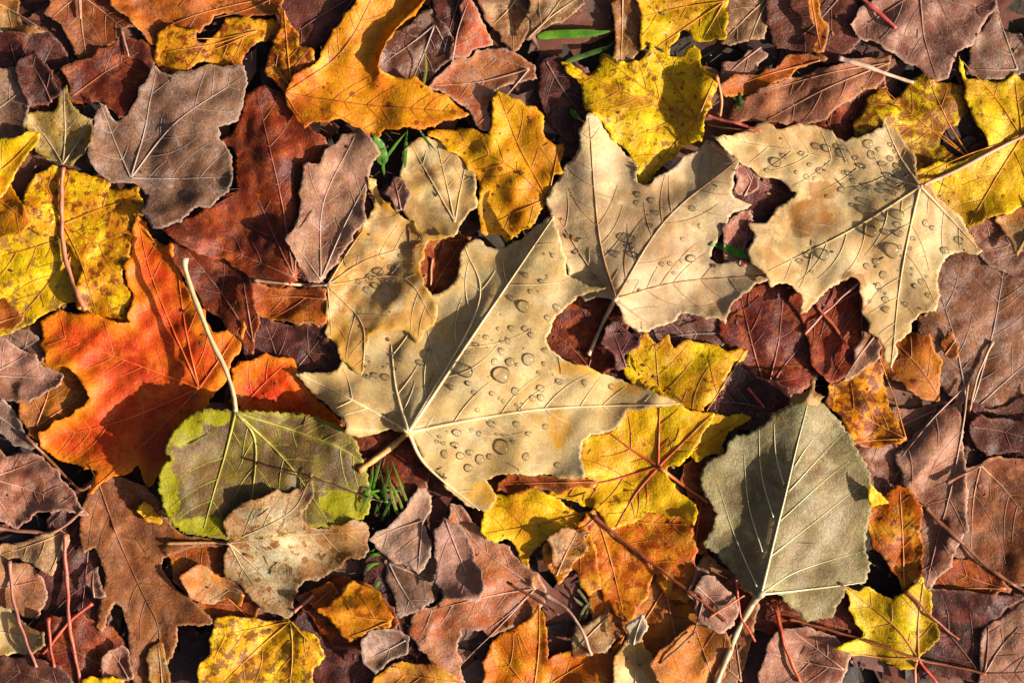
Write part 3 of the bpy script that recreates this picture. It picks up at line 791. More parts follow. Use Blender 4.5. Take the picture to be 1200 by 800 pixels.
# ------------------------------------------------------------------ top right
leaf(M, 'yellow leaf at the top edge behind the big spotted yellow one', '742,-12 751,20 750,45 748,60 764,50 775,60 787,68 786,54 797,40 801,36 815,45 830,48 846,46 852,38 856,-12', '850,0', '750,20;770,55;825,44', more(YEL, c1='#dcb21e', c2='#c08a20', spots=.5))
leaf(M, 'orange tan strip of curled leaf at the top right', '944,-12 957,-10 965,25 972,42 966,61 955,57 957,42 950,20', '950,-8', '962,55', more(RUS, c1='#c08048'), gap=9, side=False)
leaf(D, 'orange brown curled lobe left of the long brown leaf', '842,100 860,90 900,82 937,61 960,66 967,68 957,73 925,86 900,107 872,113 850,110', '962,70', '850,104', more(RUS, c1='#ba7242', c2='#8e4c2a'), gap=5)
leaf(M, 'long brown leaf under the pale stalk at the top right', '852,142 865,120 900,100 945,86 975,77 1020,66 1044,66 1041,88 1030,98 1005,112 975,132 947,147 925,146 900,143', '1045,72', '900,140;900,105', more(BRO, c1='#94685a', c2='#704840'), wave=4, gap=5, curl=4)
leaf(M, 'purple maple leaf with three veins at the top right corner', '996,28 1012,10 1030,-12 1172,-12 1165,12 1150,35 1140,55 1122,60 1113,92 1090,96 1080,80 1060,70 1045,60 1030,50 1010,45', '1078,-12', '1085,40 1100,92;1005,35;1160,12', more(PNK, c1='#92726c', c2='#73524e', vein='#8a6a60'), wave=4, gap=5)
leaf(M, 'grey brown leaf beside the purple one in the top right corner', '1150,35 1172,8 1178,35 1200,40 1215,58 1215,85 1195,86 1180,92 1150,91 1134,82 1140,55', '1195,80', '1172,12;1145,80', more(GRY, c1='#86695e', c2='#684e48'), gap=3)
leaf(M, 'yellow maple leaf with brown spots left of the right edge one', '1000,158 1005,140 1020,115 1032,97 1040,110 1048,115 1060,107 1072,92 1087,83 1092,95 1115,95 1130,100 1136,117 1138,130 1121,145 1105,160 1102,170 1120,180 1142,186 1120,200 1080,205 1050,190 1020,175', '1142,188', '1090,150 1006,150;1034,100;1088,88', more(YEL, c1='#d6b020', c2='#b38a1e', spots=.85, spotsize=10, dots=.8, spot='#7a4a20'), wave=3, gap=4)
leaf(M, 'big yellow leaf on the right edge under a pink stalk', '1124,64 1131,80 1134,90 1152,93 1178,93 1191,85 1215,102 1215,236 1190,246 1168,253 1135,266 1113,250 1084,226 1064,202 1100,192 1126,188 1150,179 1159,171 1155,158 1144,140 1136,128 1132,105', '1200,160', '1128,70;1138,262;1080,205;1192,90', more(YEL, c1='#e6ba1a', c2='#bd9018', spots=.45), wave=3, gap=4)

# ------------------------------------------------------------------ centre
leaf(M, 'small tan leaf above the left tan leaf', '470,190 478,168 490,160 506,165 520,162 531,175 541,186 553,201 558,215 558,236 550,250 540,262 531,277 505,278 480,262 474,245 470,225', '533,260', '482,170;512,168;545,196', more(TAN, c1='#d0b27c', c2='#b08e5c', vein='#e0c48c'), gap=3, wave=2, folds=[('533,260 505,200 485,165', 5, 14, 22)])
leaf(M, 'golden yellow leaf above the large tan leaf', '500,152 525,151 550,150 565,155 573,160 577,130 581,104 588,107 600,115 608,117 616,125 628,122 635,135 640,160 648,172 662,165 660,180 656,200 648,205 644,226 630,256 612,270 598,281 582,276 565,272 560,250 562,232 561,214 552,200 540,185 520,170', '642,232', '590,190 508,155;585,110;655,170;575,262', more(ORA, c1='#e4a81a', c2='#cc8416', vein='#b57018', spots=.4), wave=4, gap=6, curl=5)
leaf(M, 'fawn leaf with raised veins in the middle of the upper right', '686,136 693,131 703,140 712,155 730,176 744,192 748,214 756,217 764,214 785,198 810,180 828,164 840,170 850,176 863,189 863,197 858,212 858,226 864,233 880,240 864,248 855,256 850,268 843,281 834,292 828,302 842,307 862,306 884,310 916,322 898,330 882,335 866,350 853,363 851,381 840,373 825,370 808,368 796,368 789,376 770,384 748,389 736,382 730,372 724,360 719,351 700,348 686,352 672,340 660,300 648,268 643,240 645,220 655,207 672,185 680,160', '721,350', '702,275 690,138;780,258 862,190;800,330 912,322;655,255;762,380', more(TAN, c1='#ccb490', c2='#b49672', vein='#96704a', vein2='#c8a474', spot='#96683e'), pet='707,378 690,416', pet_r=(2.6, 2.0), pet_col=('#e6c8a0',), vr=1.7, crumple=.25, wave=1.8, gap=5, folds=[('721,350 702,275 690,138', 16, 34, 40), ('721,350 780,258 862,190', 20, 28, 70)])
leaf(M, 'big yellow leaf with brown spots at the top centre', '657,71 668,72 682,86 690,88 700,76 707,62 720,66 736,73 750,72 758,62 762,50 770,57 787,67 800,64 806,56 815,50 820,62 823,76 834,86 840,93 838,110 830,128 824,145 822,166 806,170 788,184 772,200 757,216 748,212 744,198 742,184 728,172 710,150 684,121 681,102', '817,142', '662,75;708,66;764,54;757,212;837,92', more(YEL, c1='#f2cc1c', c2='#dcae18', spots=.6, spotsize=8, dots=.4, spot='#84502a', stainc='#a8702c'), wave=3, gap=6, stains=[(735,118,30,10),(715,100,16,12),(752,117,8,8)], bumps=[(836,95,30,26),(828,150,24,22)])
leaf(M, 'yellow lobed leaf right of the large tan leaf at the top', '730,433 737,415 745,400 752,389 763,396 770,401 784,394 790,407 800,401 820,401 832,402 846,408 878,410 868,425 851,440 849,455 836,468 826,478 829,487 850,487 870,484 879,490 870,500 851,505 848,520 853,534 840,531 820,540 790,520 760,480', '790,540', '768,400;874,411;870,490', more(YEL, c1='#dcb026', c2='#c48c20', spots=.5, spotsize=9), wave=3, gap=3)
leaf(M, 'orange brown leaf under the yellow leaf below the large tan one', '690,600 705,590 760,592 792,594 813,606 816,650 814,690 806,704 780,702 768,672 757,700 742,727 722,722 706,697 700,680 688,668 660,652 645,642 655,622 680,612', '700,605', '735,640 808,690;730,715;655,640;805,615', more(ORA, c1='#d68c40', c2='#b8622e', spots=.6, spot='#8a3c20', spotsize=14, patch=35), wave=4, gap=3)
leaf(M, 'orange red scrap below the bright yellow lobe', '634,640 650,628 676,618 690,622 700,650 704,690 690,700 672,668 655,682 640,662', '690,625', '650,675;648,640', more(ORA, c1='#c88a50', c2='#a0582e', spots=.6), gap=4)
leaf(M, 'golden leaf with red veins right of the large tan leaf', '750,462 772,454 790,470 807,480 837,484 833,497 820,512 812,531 800,541 783,548 786,566 802,580 816,590 813,615 796,606 780,604 760,600 752,608 735,614 717,623 705,606 690,593 665,586 640,580 650,566 676,560 683,552 678,530 688,510 722,502 735,480', '772,547', '774,460;700,495;650,572;833,487;722,618', more(YEL, c1='#eebb1a', c2='#d89c16', vein='#a04a20', spots=.3), pet='800,568 831,589', pet_r=(2.2, 1.8), pet_col=('#a8522c', '#c87a38'), vr=2.0, wave=3, gap=4)
leaf(M, 'vivid yellow lobe below the large tan leaf', '568,590 578,584 592,580 612,574 640,577 660,590 682,606 676,618 658,630 640,633 628,641 620,652 625,690 614,668 603,640 590,630 580,636 570,632 564,618', '690,600', '570,625;614,655', more(YEL, c1='#f2c218', c2='#e09a14', spots=.3), wave=3, gap=4)
leaf(M, 'russet strip of leaf along the lower edge of the large tan leaf', '580,576 592,556 640,556 690,560 700,566 660,576 630,574 600,578', '700,564', '590,568', more(RUS, c1='#a8602a'), side=False)
leaf(M, 'pink brown maple leaf in the lower middle', '528,588 546,600 561,620 576,634 592,640 602,651 622,668 642,690 638,708 626,722 602,736 575,746 566,738 556,740 540,738 537,760 541,786 545,800 520,792 498,768 480,745 479,725 490,716 512,708 530,690 520,640', '628,690', '560,640 530,592;490,720;540,780;570,740', more(PNK, c1='#c48c6c', c2='#a0644c', spots=.3), wave=4, gap=4)
leaf(M, 'grey leaf under the small tan leaf in the lower middle', '448,655 480,655 515,655 520,690 500,710 487,718 466,724 459,698', '455,660', '485,712;512,690', more(GRY, c1='#89736a'))
leaf(M, 'tan grey leaf with a dark curled rim in the lower middle', '472,600 480,585 490,571 507,581 504,598 496,612 502,630 505,650 500,661 490,671 478,664 464,660 449,652 441,640 431,632 450,619 462,610', '495,610', '436,632;490,668', more(PNK, c1='#d0b4a0', c2='#a88672'), gap=6, curl=6)
leaf(M, 'mauve leaf with a pale midrib left of the pink brown leaf', '519,606 530,611 541,620 550,632 557,655 565,677 568,692 560,703 540,701 520,698 511,680 511,650 508,627', '522,610', '558,698', more(PNK, c1='#b89488', c2='#96706a'), gap=7, curl=6, folds=[('560,640 566,690 540,702', 7, 12, 8)])
leaf(M, 'orange brown leaf at the bottom edge right of centre', '562,815 570,772 573,756 586,746 602,735 626,722 632,704 641,740 641,772 662,764 690,763 716,765 725,750 732,744 724,770 720,815', '625,815', '632,712;700,768;580,760', more(ORA, c1='#cc7834', c2='#a8643a', spots=.3), wave=3, gap=4)
leaf(M, 'pale tan leaf at the bottom edge right of centre', '716,815 722,766 735,748 742,735 752,730 755,718 750,740 760,764 772,776 786,796 790,815', '745,815', '742,745', more(TAN, c1='#d2ac70', c2='#b88c54'), gap=5)
leaf(M, 'chestnut leaf at the bottom edge left of the grey stalk', '760,775 784,752 800,740 815,733 832,730 850,742 858,760 852,782 842,815 785,815', '842,812', '770,780;815,736', more(RUS, c1='#c08654', c2='#a0683c'), gap=4)

leaf(D, 'rosy curled scrap between the fawn leaf and the right tan leaf', '858,196 870,190 884,198 892,208 884,222 874,232 866,228 862,214', '872,230', '884,202', more(PNK, c1='#8e5a56', c2='#6c4040'), gap=4, curl=7)
leaf(D, 'pinkish scrap beside the bright sprout leaf', '852,262 866,250 880,246 884,262 876,284 878,300 868,312 854,308 846,290', '866,310', '878,254', more(PNK, c1='#9a6258', c2='#74443e'), gap=3, curl=7)
leaf(D, 'purple curled scrap at the stalk of the fawn leaf', '708,384 722,374 736,386 752,392 744,404 734,416 736,430 726,432 718,416 708,408', '734,430', '716,382', more(DRK, c1='#74505a', c2='#543840'), gap=4, curl=7)
leaf(D, 'tan curled scrap with an orange base left of the small tan leaf', '452,222 464,206 476,212 478,232 474,248 462,244', '470,246', '462,212', more(PNK, c1='#b08a74'), gap=4)
leaf(D, 'light tan scrap above the large orange brown leaf at bottom centre', '640,630 664,618 682,622 690,640 680,655 668,662 655,676 648,650', '652,674', '676,624', more(BRT, c1='#cfa676', c2='#b07c4c', spots=.6, spotsize=7), gap=5, curl=8)
leaf(D, 'pale bleached scrap near the bottom edge right of centre', '733,748 740,726 752,718 756,730 750,752 742,756', '742,754', '752,722', more(TAN, c1='#e6d6bc'), gap=6, side=False)
leaf(D, 'ragged beige scrap under the dry grass at the bottom', '668,745 690,728 714,722 728,740 716,758 690,768 672,766', '712,724', '676,760', more(BRT, c1='#bf9c72'), gap=3)
leaf(D, 'crumpled rosy leaf at the lower left of the grey green leaf', '815,662 828,668 836,690 852,702 840,720 822,716 808,694', '822,716', '830,674', more(PNK, c1='#b0887a'), gap=4, curl=8)
leaf(D, 'ragged maroon strip below the left dark leaf in the upper left', '20,70 42,62 60,84 70,112 56,124 34,120 22,100', '60,120', '34,72', more(DRK, c1='#644048'), gap=4, curl=7)
leaf(D, 'copper scrap beside the pink stalk end at the bottom left', '366,690 384,684 396,694 386,708 372,712 360,706', '368,708', '388,690', more(RUS, c1='#a8562c'), gap=4)
leaf(D, 'dull pink scrap between the red stalks at the lower left', '98,672 108,668 118,676 120,696 110,702 104,690', '110,700', '108,672', more(PNK, c1='#a88c80'), gap=4)
leaf(D, 'rusty curled scrap under the yellow leaf with grey mould', '-10,350 14,356 26,372 16,386 -10,388', '-8,380', '22,370', more(RUS, c1='#a06030'), gap=4)
leaf(D, 'orange brown scrap on the purple leaf at the right edge', '1102,398 1116,392 1126,404 1120,420 1108,418', '1108,416', '1120,398', more(RUS, c1='#a06434'), gap=3)
leaf(D, 'dark folded leaf piece at the right edge under the purple leaf', '1136,492 1160,488 1190,494 1215,490 1215,536 1180,530 1158,534 1142,520', '1140,500', '1200,512', more(DRK, c1='#5a3c38'), gap=5, curl=6)

# ------------------------------------------------------------------ right side, above the dark leaves
leaf(M, 'pinkish brown leaf with a long tip on the right', '1137,446 1129,467 1128,500 1132,550 1134,612 1128,632 1115,660 1100,680 1082,702 1070,680 1078,650 1078,600 1060,570 1050,530 1065,518 1085,500 1104,480 1120,470', '1136,450', '1118,560 1085,692;1058,535', more(PNK, c1='#a47c6c', c2='#805a50'), wave=3, gap=5, folds=[('1137,448 1130,500 1133,610', 7, 16, 8)])
leaf(M, 'narrow rust coloured leaf hanging below the speckled orange one', '1018,592 1034,580 1050,568 1064,574 1081,592 1081,640 1083,668 1066,686 1060,692 1042,662 1026,642 1017,620', '1060,690', '1055,575', more(ORA, c1='#b05f1c', c2='#6e3418', spots=.6, spot='#3c1a10'), wave=3, gap=5)
leaf('poplar_leaf', 'large grey green poplar leaf with a pale forked stalk at the right', '947,457 937,468 922,474 906,484 894,496 880,506 864,510 852,520 850,530 838,536 826,545 821,556 823,572 832,588 839,602 834,620 822,637 836,647 851,662 862,677 871,687 886,697 905,690 915,698 925,712 931,713 945,728 960,724 975,723 981,707 990,694 993,685 1015,683 1018,672 1022,660 1016,650 1014,637 1017,620 1020,600 1022,580 1020,560 1012,540 1002,524 993,508 982,492 970,480 957,468', '890,694', '915,595 946,464;940,690 1014,682', pal('#94876a', '#75664c', '#5c4a36', '#d8cfa4', c3='#b4aa84', margin='#98986a', mw=40, ma=.3, tint='#aaa870', tw=14, ta=.25, spots=.25, net=.6, rough=.5, patch=70), pet='872,725 856,760 838,806', pet_r=(4.2, 3.2), pet_col=('#c0b494', '#a89c78'), vr=1.9, teeth=2.2, tooth_len=10, wave=2, crumple=.2, gap=8, side=False, stainc='#a8b47e', stains=[(930,610,34,60),(965,680,50,40),(980,600,40,50)], extra='892,692 925,672 960,660 1014,645;902,650 935,625 980,590 1012,566;912,610 950,575 994,540;922,575 960,535 986,508;930,545 945,522 962,502;885,685 860,625 842,568;892,645 877,590 872,532;905,605 892,555 889,502;917,567 909,535 906,496', folds=[('888,695 915,595 946,462', 34, 34, 70)])
leaf(M, 'orange leaf with purple speckles above the grey green leaf', '1031,404 1012,420 1004,436 986,446 970,453 968,470 980,485 990,500 997,519 1004,523 1040,523 1064,515 1052,492 1042,466 1036,436', '1062,514', '972,460;1028,412;1000,518', more(ORA, c1='#dc9426', c2='#b56e38', spots=.8, spot='#6a3a34', spotsize=11), gap=4, curl=6, wave=3)
leaf(D, 'withered tan strip above the speckled orange leaf', '1012,386 1026,392 1034,406 1020,428 1002,440 986,446 1000,422', '1024,395', '992,440', more(PNK, c1='#a88468'), gap=5, side=False)
leaf(M, 'small yellow tip beside the rust coloured leaf', '1015,561 1024,572 1040,588 1026,592 1018,594', '1018,592', '', YEL, gap=7)
leaf(D, 'dry cream scrap on the top edge of the grey green leaf', '920,470 935,460 946,455 953,445 955,458 966,464 955,470 940,474', '945,462', '', more(BRT, c1='#b09668'), gap=4)
leaf(M, 'pink brown leaf at the bottom edge right of the grey stalk', '886,815 898,760 912,742 930,735 962,739 982,752 1000,768 990,790 985,815', '990,785', '900,765;930,740', more(PNK, c1='#a07868', c2='#7e5248'), wave=3, gap=4)
leaf(M, 'small brown leaf left of the base of the grey green leaf', '812,690 822,676 838,674 852,690 868,712 860,732 838,738 818,728', '815,685', '855,725', more(PNK, c1='#ac8e80'), gap=4)
leaf(M, 'small yellow maple leaf with mould dots at the lower right', '992,686 1007,693 1017,688 1035,697 1048,703 1060,692 1080,676 1085,688 1092,692 1092,716 1100,733 1095,755 1078,772 1070,780 1055,785 1040,777 1030,772 1005,766 974,760 1000,750 1011,747 1012,741 1002,725 993,714 997,706', '1077,772', '1050,735 995,690;1082,682;980,761', more(YEL, c1='#dfbf2a', c2='#c9a020', spots=.45, dots=.9, spotsize=9, spot='#7a5c28', vein='#b0803a'), wave=3, gap=5, vr=1.8)
leaf(M, 'pinkish leaf with dark veins in the bottom right corner', '1150,741 1165,730 1180,720 1200,705 1215,698 1215,815 1152,815 1149,790 1151,762', '1155,790', '1195,735;1215,786;1160,735', more(PNK, c1='#a47e6e', c2='#845e52', vein='#6a463c'), gap=6, vr=1.8)

# ------------------------------------------------------------------ lower left, top layer
leaf(M, 'yellow maple leaf at the bottom left with mould spots', '250,725 270,722 290,724 312,727 337,729 350,735 365,742 377,759 383,770 366,781 368,815 235,815 229,790 238,774 246,759 247,745', '340,728', '300,762 262,800;252,745;378,766;338,810', more(YEL, c1='#eab01e', c2='#cf8e1a', spots=.7, spotsize=12, spot='#6e4a34', vein='#d69a30'), wave=3, gap=5)
leaf(M, 'curled orange yellow leaf above the bottom edge', '371,711 388,709 398,695 407,685 422,683 441,692 452,707 463,722 458,731 435,737 424,745 410,751 392,732 380,720', '458,726', '380,712;410,745', more(ORA, c1='#d9901c', c2='#ac6420', spots=.6), gap=6, folds=[('395,718 425,712 460,722', 12, 22, 8)])
leaf(M, 'grey curled leaf beneath the curled orange yellow one', '424,745 450,735 480,745 478,765 455,775 440,790 425,770', '475,750', '435,770', more(GRY, c1='#8e7a66'))
leaf(M, 'tan orange leaf at the bottom edge left of centre', '428,815 440,796 455,780 480,776 510,780 536,793 545,815', '535,800', '450,788', more(ORA, c1='#c68c48', c2='#a06840'), gap=4)
leaf('poplar_leaf', 'round yellow green poplar leaf with brown centre and curved pale stalk', '278,481 266,480 250,478 235,480 222,487 210,500 200,515 195,528 204,538 194,545 188,560 190,580 196,600 206,616 222,624 242,628 280,630 320,628 360,618 392,617 412,613 428,606 433,595 434,575 431,555 426,540 420,522 410,506 395,496 370,488 340,483 310,482 290,480', '278,482', '262,540 240,618;300,520 292,620;340,545 385,612;390,520 428,545', pal('#6e5c3e', '#544636', '#3a2c26', '#b8b050', margin='#aaa43a', mw=9, ma=.6, c3='#76703a', stainc='#b4b02c', sa=.75, tint='#a8a434', tw=5, ta=.4, spots=.35, net=.45, rough=.5, patch=50, vein2='#8c8440'), pet='275,460 265,430 250,400 238,370 228,345 219,316 218,303', pet_r=(2.6, 3.2), pet_col=('#dcc496', '#c4a878'), pet_z=52, vr=1.9, teeth=2.5, tooth_len=9, wave=3, gap=18, tilt=(-.06, 0), curl=2, stains=[(400,590,34,20),(215,505,26,22),(198,580,16,46),(255,490,24,10),(240,615,34,12),(410,610,30,14)])
leaf(D, 'small peach coloured leaf below the tan mottled leaf', '211,672 225,666 243,665 252,673 265,678 282,689 288,698 281,707 265,704 250,706 234,709 222,698 214,685', '285,698', '222,675', more(BRT, c1='#c98e5c', c2='#b07444', spots=.1), gap=4)
leaf(M, 'mottled tan maple leaf below the round poplar leaf', '268,636 264,616 270,601 281,590 300,586 318,576 340,575 356,570 367,553 369,570 363,590 355,604 358,616 376,618 400,613 425,609 433,616 431,631 432,646 421,655 406,656 395,666 381,676 361,681 346,690 344,702 345,716 335,725 314,716 298,706 286,690 274,682 264,676 261,655', '268,636', '330,628 430,622;340,600 362,565;300,690;338,718', pal('#d0c098', '#b89c72', '#77502e', '#c0a078', c3='#dcd8b4', margin='#7c5634', mw=30, ma=.6, stainc='#8a5a28', spots=.6, spotsize=11, dots=.6, net=.5, tint='#b8b48c', tw=12, ta=.3), pet='240,636 194,637', pet_r=(2.0, 1.8), pet_col=('#b08860',), wave=4, gap=5, stains=[(405,635,34,30),(275,620,18,20),(365,668,22,14)])

# ------------------------------------------------------------------ the three big tan leaves
leaf(M, 'huge tan maple leaf covered with drops in the centre', '479,508 484,513 492,530 500,546 516,556 523,572 543,588 566,601 578,592 582,580 571,562 582,556 600,556 640,557 668,561 684,560 684,545 680,530 685,515 702,508 722,502 731,490 736,481 760,478 800,473 771,461 738,448 715,441 690,430 668,424 648,412 640,396 650,376 662,361 676,350 692,343 710,338 688,334 672,327 664,318 662,300 655,276 649,252 630,264 605,283 580,292 560,281 545,284 539,302 536,321 524,338 506,346 470,350 440,380 412,395 402,418 396,430 382,436 362,437 345,437 364,457 376,470 390,479 399,486 407,496 405,506 416,511 430,511 446,506 456,503 466,505', '479,506', '560,385 648,256;560,490 650,478 796,473;464,455 458,404;350,438;500,545 562,598;560,360 545,288', more(TAN, c1='#dabf8a', c2='#c8a872', sa=.8, trans=.2, vein='#ecd6a6', vein2='#dcbc86', spots=.12, stainc='#e2ac58'), pet='452,528 421,551', pet_r=(4.6, 3.4), pet_col=('#d9b070', '#c08a48'), vr=2.6, sgap=32, wave=2, gap=6, curl=5, stiff=22, crumple=.2, cusps=2.5, stains=[(680,432,34,10),(655,500,16,26),(735,455,26,8),(566,580,22,16)], bumps=[(560, 430, 60, 5), (640, 520, 50, 4), (405, 490, 36, 30)], folds=[('479,506 560,385 648,254', 26, 30, 110), ('407,500 440,505 478,503', 6, 10, 8)])  # the right lobe's translucent golden glow is painted in with the colour patches
leaf(M, 'ragged tan leaf with a long stalk overlapping the huge one on its left', '383,335 386,324 396,305 405,291 416,276 426,262 432,252 440,240 433,222 430,206 440,215 450,236 459,246 470,250 481,261 496,270 507,276 531,274 524,279 508,281 501,286 496,297 493,311 495,326 501,338 508,350 513,366 508,381 498,390 488,400 478,392 466,386 450,389 436,392 430,400 428,414 426,428 424,441 417,437 408,428 399,415 390,401 383,396 382,370', '383,334', '430,304 498,284;440,250;470,325 508,375;424,380 425,436;388,392', more(TAN, c1='#ccaa78', c2='#b48c58', spot='#a87030', spots=.4, margin='#d9a838', mw=16, ma=.35, stainc='#c09450', vein='#c09864'), pet='345,333 297,328', pet_r=(2.0, 1.7), pet_col=('#b99878',), wave=3, gap=4, stiff=18, crumple=.6, stains=[(490,362,24,22),(395,385,16,40),(418,420,16,20)], curl=4)
leaf(M, 'large tan leaf with many drops and a long pink stalk at the right', '832,161 850,160 875,152 900,145 916,150 935,147 956,146 972,155 992,165 1008,160 1035,150 1036,138 1054,158 1070,180 1073,198 1078,216 1090,220 1102,235 1121,250 1136,270 1150,293 1137,297 1120,297 1106,303 1102,320 1099,345 1100,368 1090,364 1080,366 1070,380 1060,396 1051,402 1048,418 1046,436 1040,422 1032,404 1020,386 1010,360 1010,341 1007,330 998,325 984,330 970,340 955,356 945,361 937,368 938,346 930,336 918,332 902,336 893,318 880,310 876,294 884,274 877,261 896,260 908,250 917,239 934,226 922,216 908,210 890,203 870,194 862,187 850,174', '1077,219', '1000,268 900,318;1060,300 1044,428;1146,290;950,180 840,164;1038,146', more(TAN, c1='#d4b888', c2='#be9a6a', sa=.65, spot='#84552c', spots=.2, spotsize=26, stainc='#84582e', vein='#d8b87c'), pet='1120,200 1160,179 1200,159 1220,149', pet_r=(2.2, 2.1), pet_col=('#c88e7c', '#d4a488'), vr=1.8, sgap=22, wave=2, gap=5, curl=4, bumps=[(836,162,26,24)], stiff=20, crumple=.25, stains=[(965,222,24,13),(950,250,30,20),(940,268,18,12),(1000,330,20,12)], folds=[('1077,219 1000,268 900,318', 13, 70, 40), ('1077,219 1060,300 1044,428', 7, 36, 34)])
# ------------------------------------------------------------------ loose stalks, needles and twigs on top of the leaves
def stalk(name, label, pts, r, cols, r2=None, lift=1.0, rise=None, cat='stalk', group='loose stalks'):
    pl = smooth_line(P(pts), 4.0)
    n = len(pl); tt = np.linspace(0, 1, n)
    rad = r+((r2 if r2 is not None else r*.8)-r)*tt
    q_ = len(pts)
    pl = pl+np.stack([.55*np.sin(tt*n*.31+q_)+.3*np.sin(tt*n*.83+q_*2), .55*np.cos(tt*n*.27+q_*3)+.3*np.sin(tt*n*.71+q_)], 1)
    rad = rad*(1+.12*np.sin(tt*n*.41+q_)+.08*np.sin(tt*n*1.1+q_*2))*(1+.35*np.exp(-(tt*n*4/6.0)**2))
    hz = h_at(pl[:, 0], pl[:, 1])+rad*.8+lift
    p = np.pad(hz, 6, mode='edge')
    mx = np.max([p[i:i+n] for i in range(13)], 0)
    p = np.pad(mx, 6, mode='edge')
    hz = np.maximum(hz, np.mean([p[i:i+n] for i in range(13)], 0)*.8+hz*.2)
    if rise: hz = hz+np.interp(tt, np.linspace(0, 1, len(rise)), rise)
    c = pl[0]; cz = hz[0]
    v, f = tube_geo(np.concatenate([pl, hz[:, None]], 1), rad, 8)
    v = np.array(v)
    v = np.stack([(v[:, 0]-c[0])*S, (c[1]-v[:, 1])*S, (v[:, 2]-cz)*S], 1)
    o = new_mesh(name, v, f, stalk_mat(*cols), True, None, W(c[0], c[1], cz))
    tag(o, label, cat, group)
    return o
PK = ('#c9886e', '#b06a54'); RD = ('#b04c38', '#94403a'); RB = ('#8e4a34', '#6e3628'); DB = ('#4a2a22', '#5e382c'); CR = ('#dcbca0', '#cba58c')
stalk('leaf_stalk', 'pink leaf stalk lying over the mottled yellow leaves on the left', '72,196 70,250 75,300 88,340 101,364', 2.4, PK, 3.0)
stalk('leaf_stalk', 'long pinkish red stalk running to the bottom edge at the lower left', '75,626 76,665 80,725 87,770 95,806', 2.6, ('#b8685a', '#9c544a'))
stalk('leaf_stalk', 'bright red stalk lying diagonally across the long one at the lower left', '107,706 80,730 49,766', 2.2, RD)
stalk('leaf_stalk', 'short red stalk low between the crossing stalks', '55,724 58,750 63,782', 2.3, RD)
stalk('leaf_stalk', 'purplish stalk with a pink end near the left edge at the bottom', '8,658 14,700 28,748 43,782', 2.2, ('#8a5a58', '#b07872'))
stalk('leaf_stalk', 'pinkish branching stalk under the dusky pink leaf', '-10,620 35,623 65,622 98,598', 2.6, ('#a87a6c', '#8e6458'), 1.8)
stalk('leaf_stalk', 'long dark red stalk over the orange brown leaf below the centre', '695,604 740,641 800,687 852,728', 2.1, RB, 1.6)
stalk('leaf_stalk', 'pale arched stalk above the bottom edge in the middle', '639,697 664,714 682,738 693,767', 2.1, ('#d8b8a0', '#c09078'), rise=(2, 8, 0))
stalk('twig', 'thin dark twig over the pink brown maple leaf', '598,684 630,704 656,722', 1.5, DB)
stalk('leaf_stalk', 'thin orange brown stalk crossing left of the poplar stalk', '830,722 872,697', 1.5, ('#a8683e', '#8e5434'))
stalk('leaf_stalk', 'thin red stalk passing under the fork of the grey stalk', '862,676 867,718 876,735 886,752', 1.6, RD)
stalk('leaf_stalk', 'curved orange red stalk right of the grey stalk', '908,705 918,750 928,775 938,800', 2.6, ('#b0542e', '#8e4026'))
stalk('twig', 'brown twig slanting to the right edge at the lower right', '1085,594 1120,629 1160,665 1208,698', 2.6, ('#8a5e4a', '#6e4838'))
stalk('leaf_stalk', 'red stalk of the small yellow maple leaf', '1078,773 1100,803', 2.0, ('#b8443e', '#9c3838'))
stalk('leaf_stalk', 'orange stalk beside the red one at the bottom right', '1074,776 1073,806', 2.0, ('#c87040', '#a85430'))
stalk('twig', 'long brown twig under the small yellow maple leaf to the corner', '925,726 1000,746 1077,772 1157,790', 1.8, ('#8a5436', '#6a3c2a'))
stalk('twig', 'short brown twig above the small yellow maple leaf', '1060,692 1085,715 1125,751', 1.7, RB)
stalk('leaf_stalk', 'pale stalk with a flared head over the long brown leaf at the top right', '984,68 1000,73 1030,82 1073,96', 3.4, CR, 1.8)
stalk('leaf_stalk', 'pinkish red stalk at the top edge over the purple leaf', '1008,-8 1030,14 1051,33', 2.8, ('#c05c60', '#a44a50'))
stalk('leaf_stalk', 'pink stalk right of the big spotted yellow leaf', '829,134 862,144 893,154', 1.9, ('#b8605a', '#a85450'))
stalk('leaf_stalk', 'second stalk just below the pink one near the right tan leaf', '830,145 860,151 888,156', 1.5, ('#a87048', '#8e5a3c'))
stalk('leaf_stalk', 'curling tan stalk at the right side of the big spotted yellow leaf', '838,90 846,112 844,137', 2.0, ('#c08a58', '#a87048'))
stalk('leaf_stalk', 'small orange stalk inside the gap of the left tan leaf', '507,302 505,320 504,336', 1.6, ('#d89060', '#c07a50'))
stalk('pine_needle', 'thin dark needle crossing the round poplar leaf', '300,542 350,556 388,567 436,584 448,588', 1.1, DB, cat='needle', rise=(3, 5, 3))
stalk('leaf_stalk', 'pink stalk in the dark gap below the right tan leaf', '945,392 966,367 1008,331', 1.6, ('#c08a80', '#a87068'))
stalk('leaf_stalk', 'orange brown stalk in the dark gap below the right tan leaf', '958,358 975,378 992,404', 1.9, ('#b0603c', '#8e4a30'))
stalk('leaf_stalk', 'short red stalk on the near black leaf', '877,454 886,464 896,479', 1.8, ('#b04c44', '#943c3a'))
stalk('twig', 'short brown twig beside the pinkish leaf with a long tip', '1108,566 1132,554 1150,545', 2.2, ('#7a5444', '#5e4034'), 1.2)
stalk('leaf_stalk', 'pink stalk end above the yellow maple leaf at the bottom left', '344,717 356,707 366,698', 2.0, ('#c0786c', '#b06a60'))
stalk('leaf_stalk', 'tan stalk at the top edge over the reddish brown leaf', '92,-6 92,22', 1.9, ('#a88474', '#8e6a5c'))
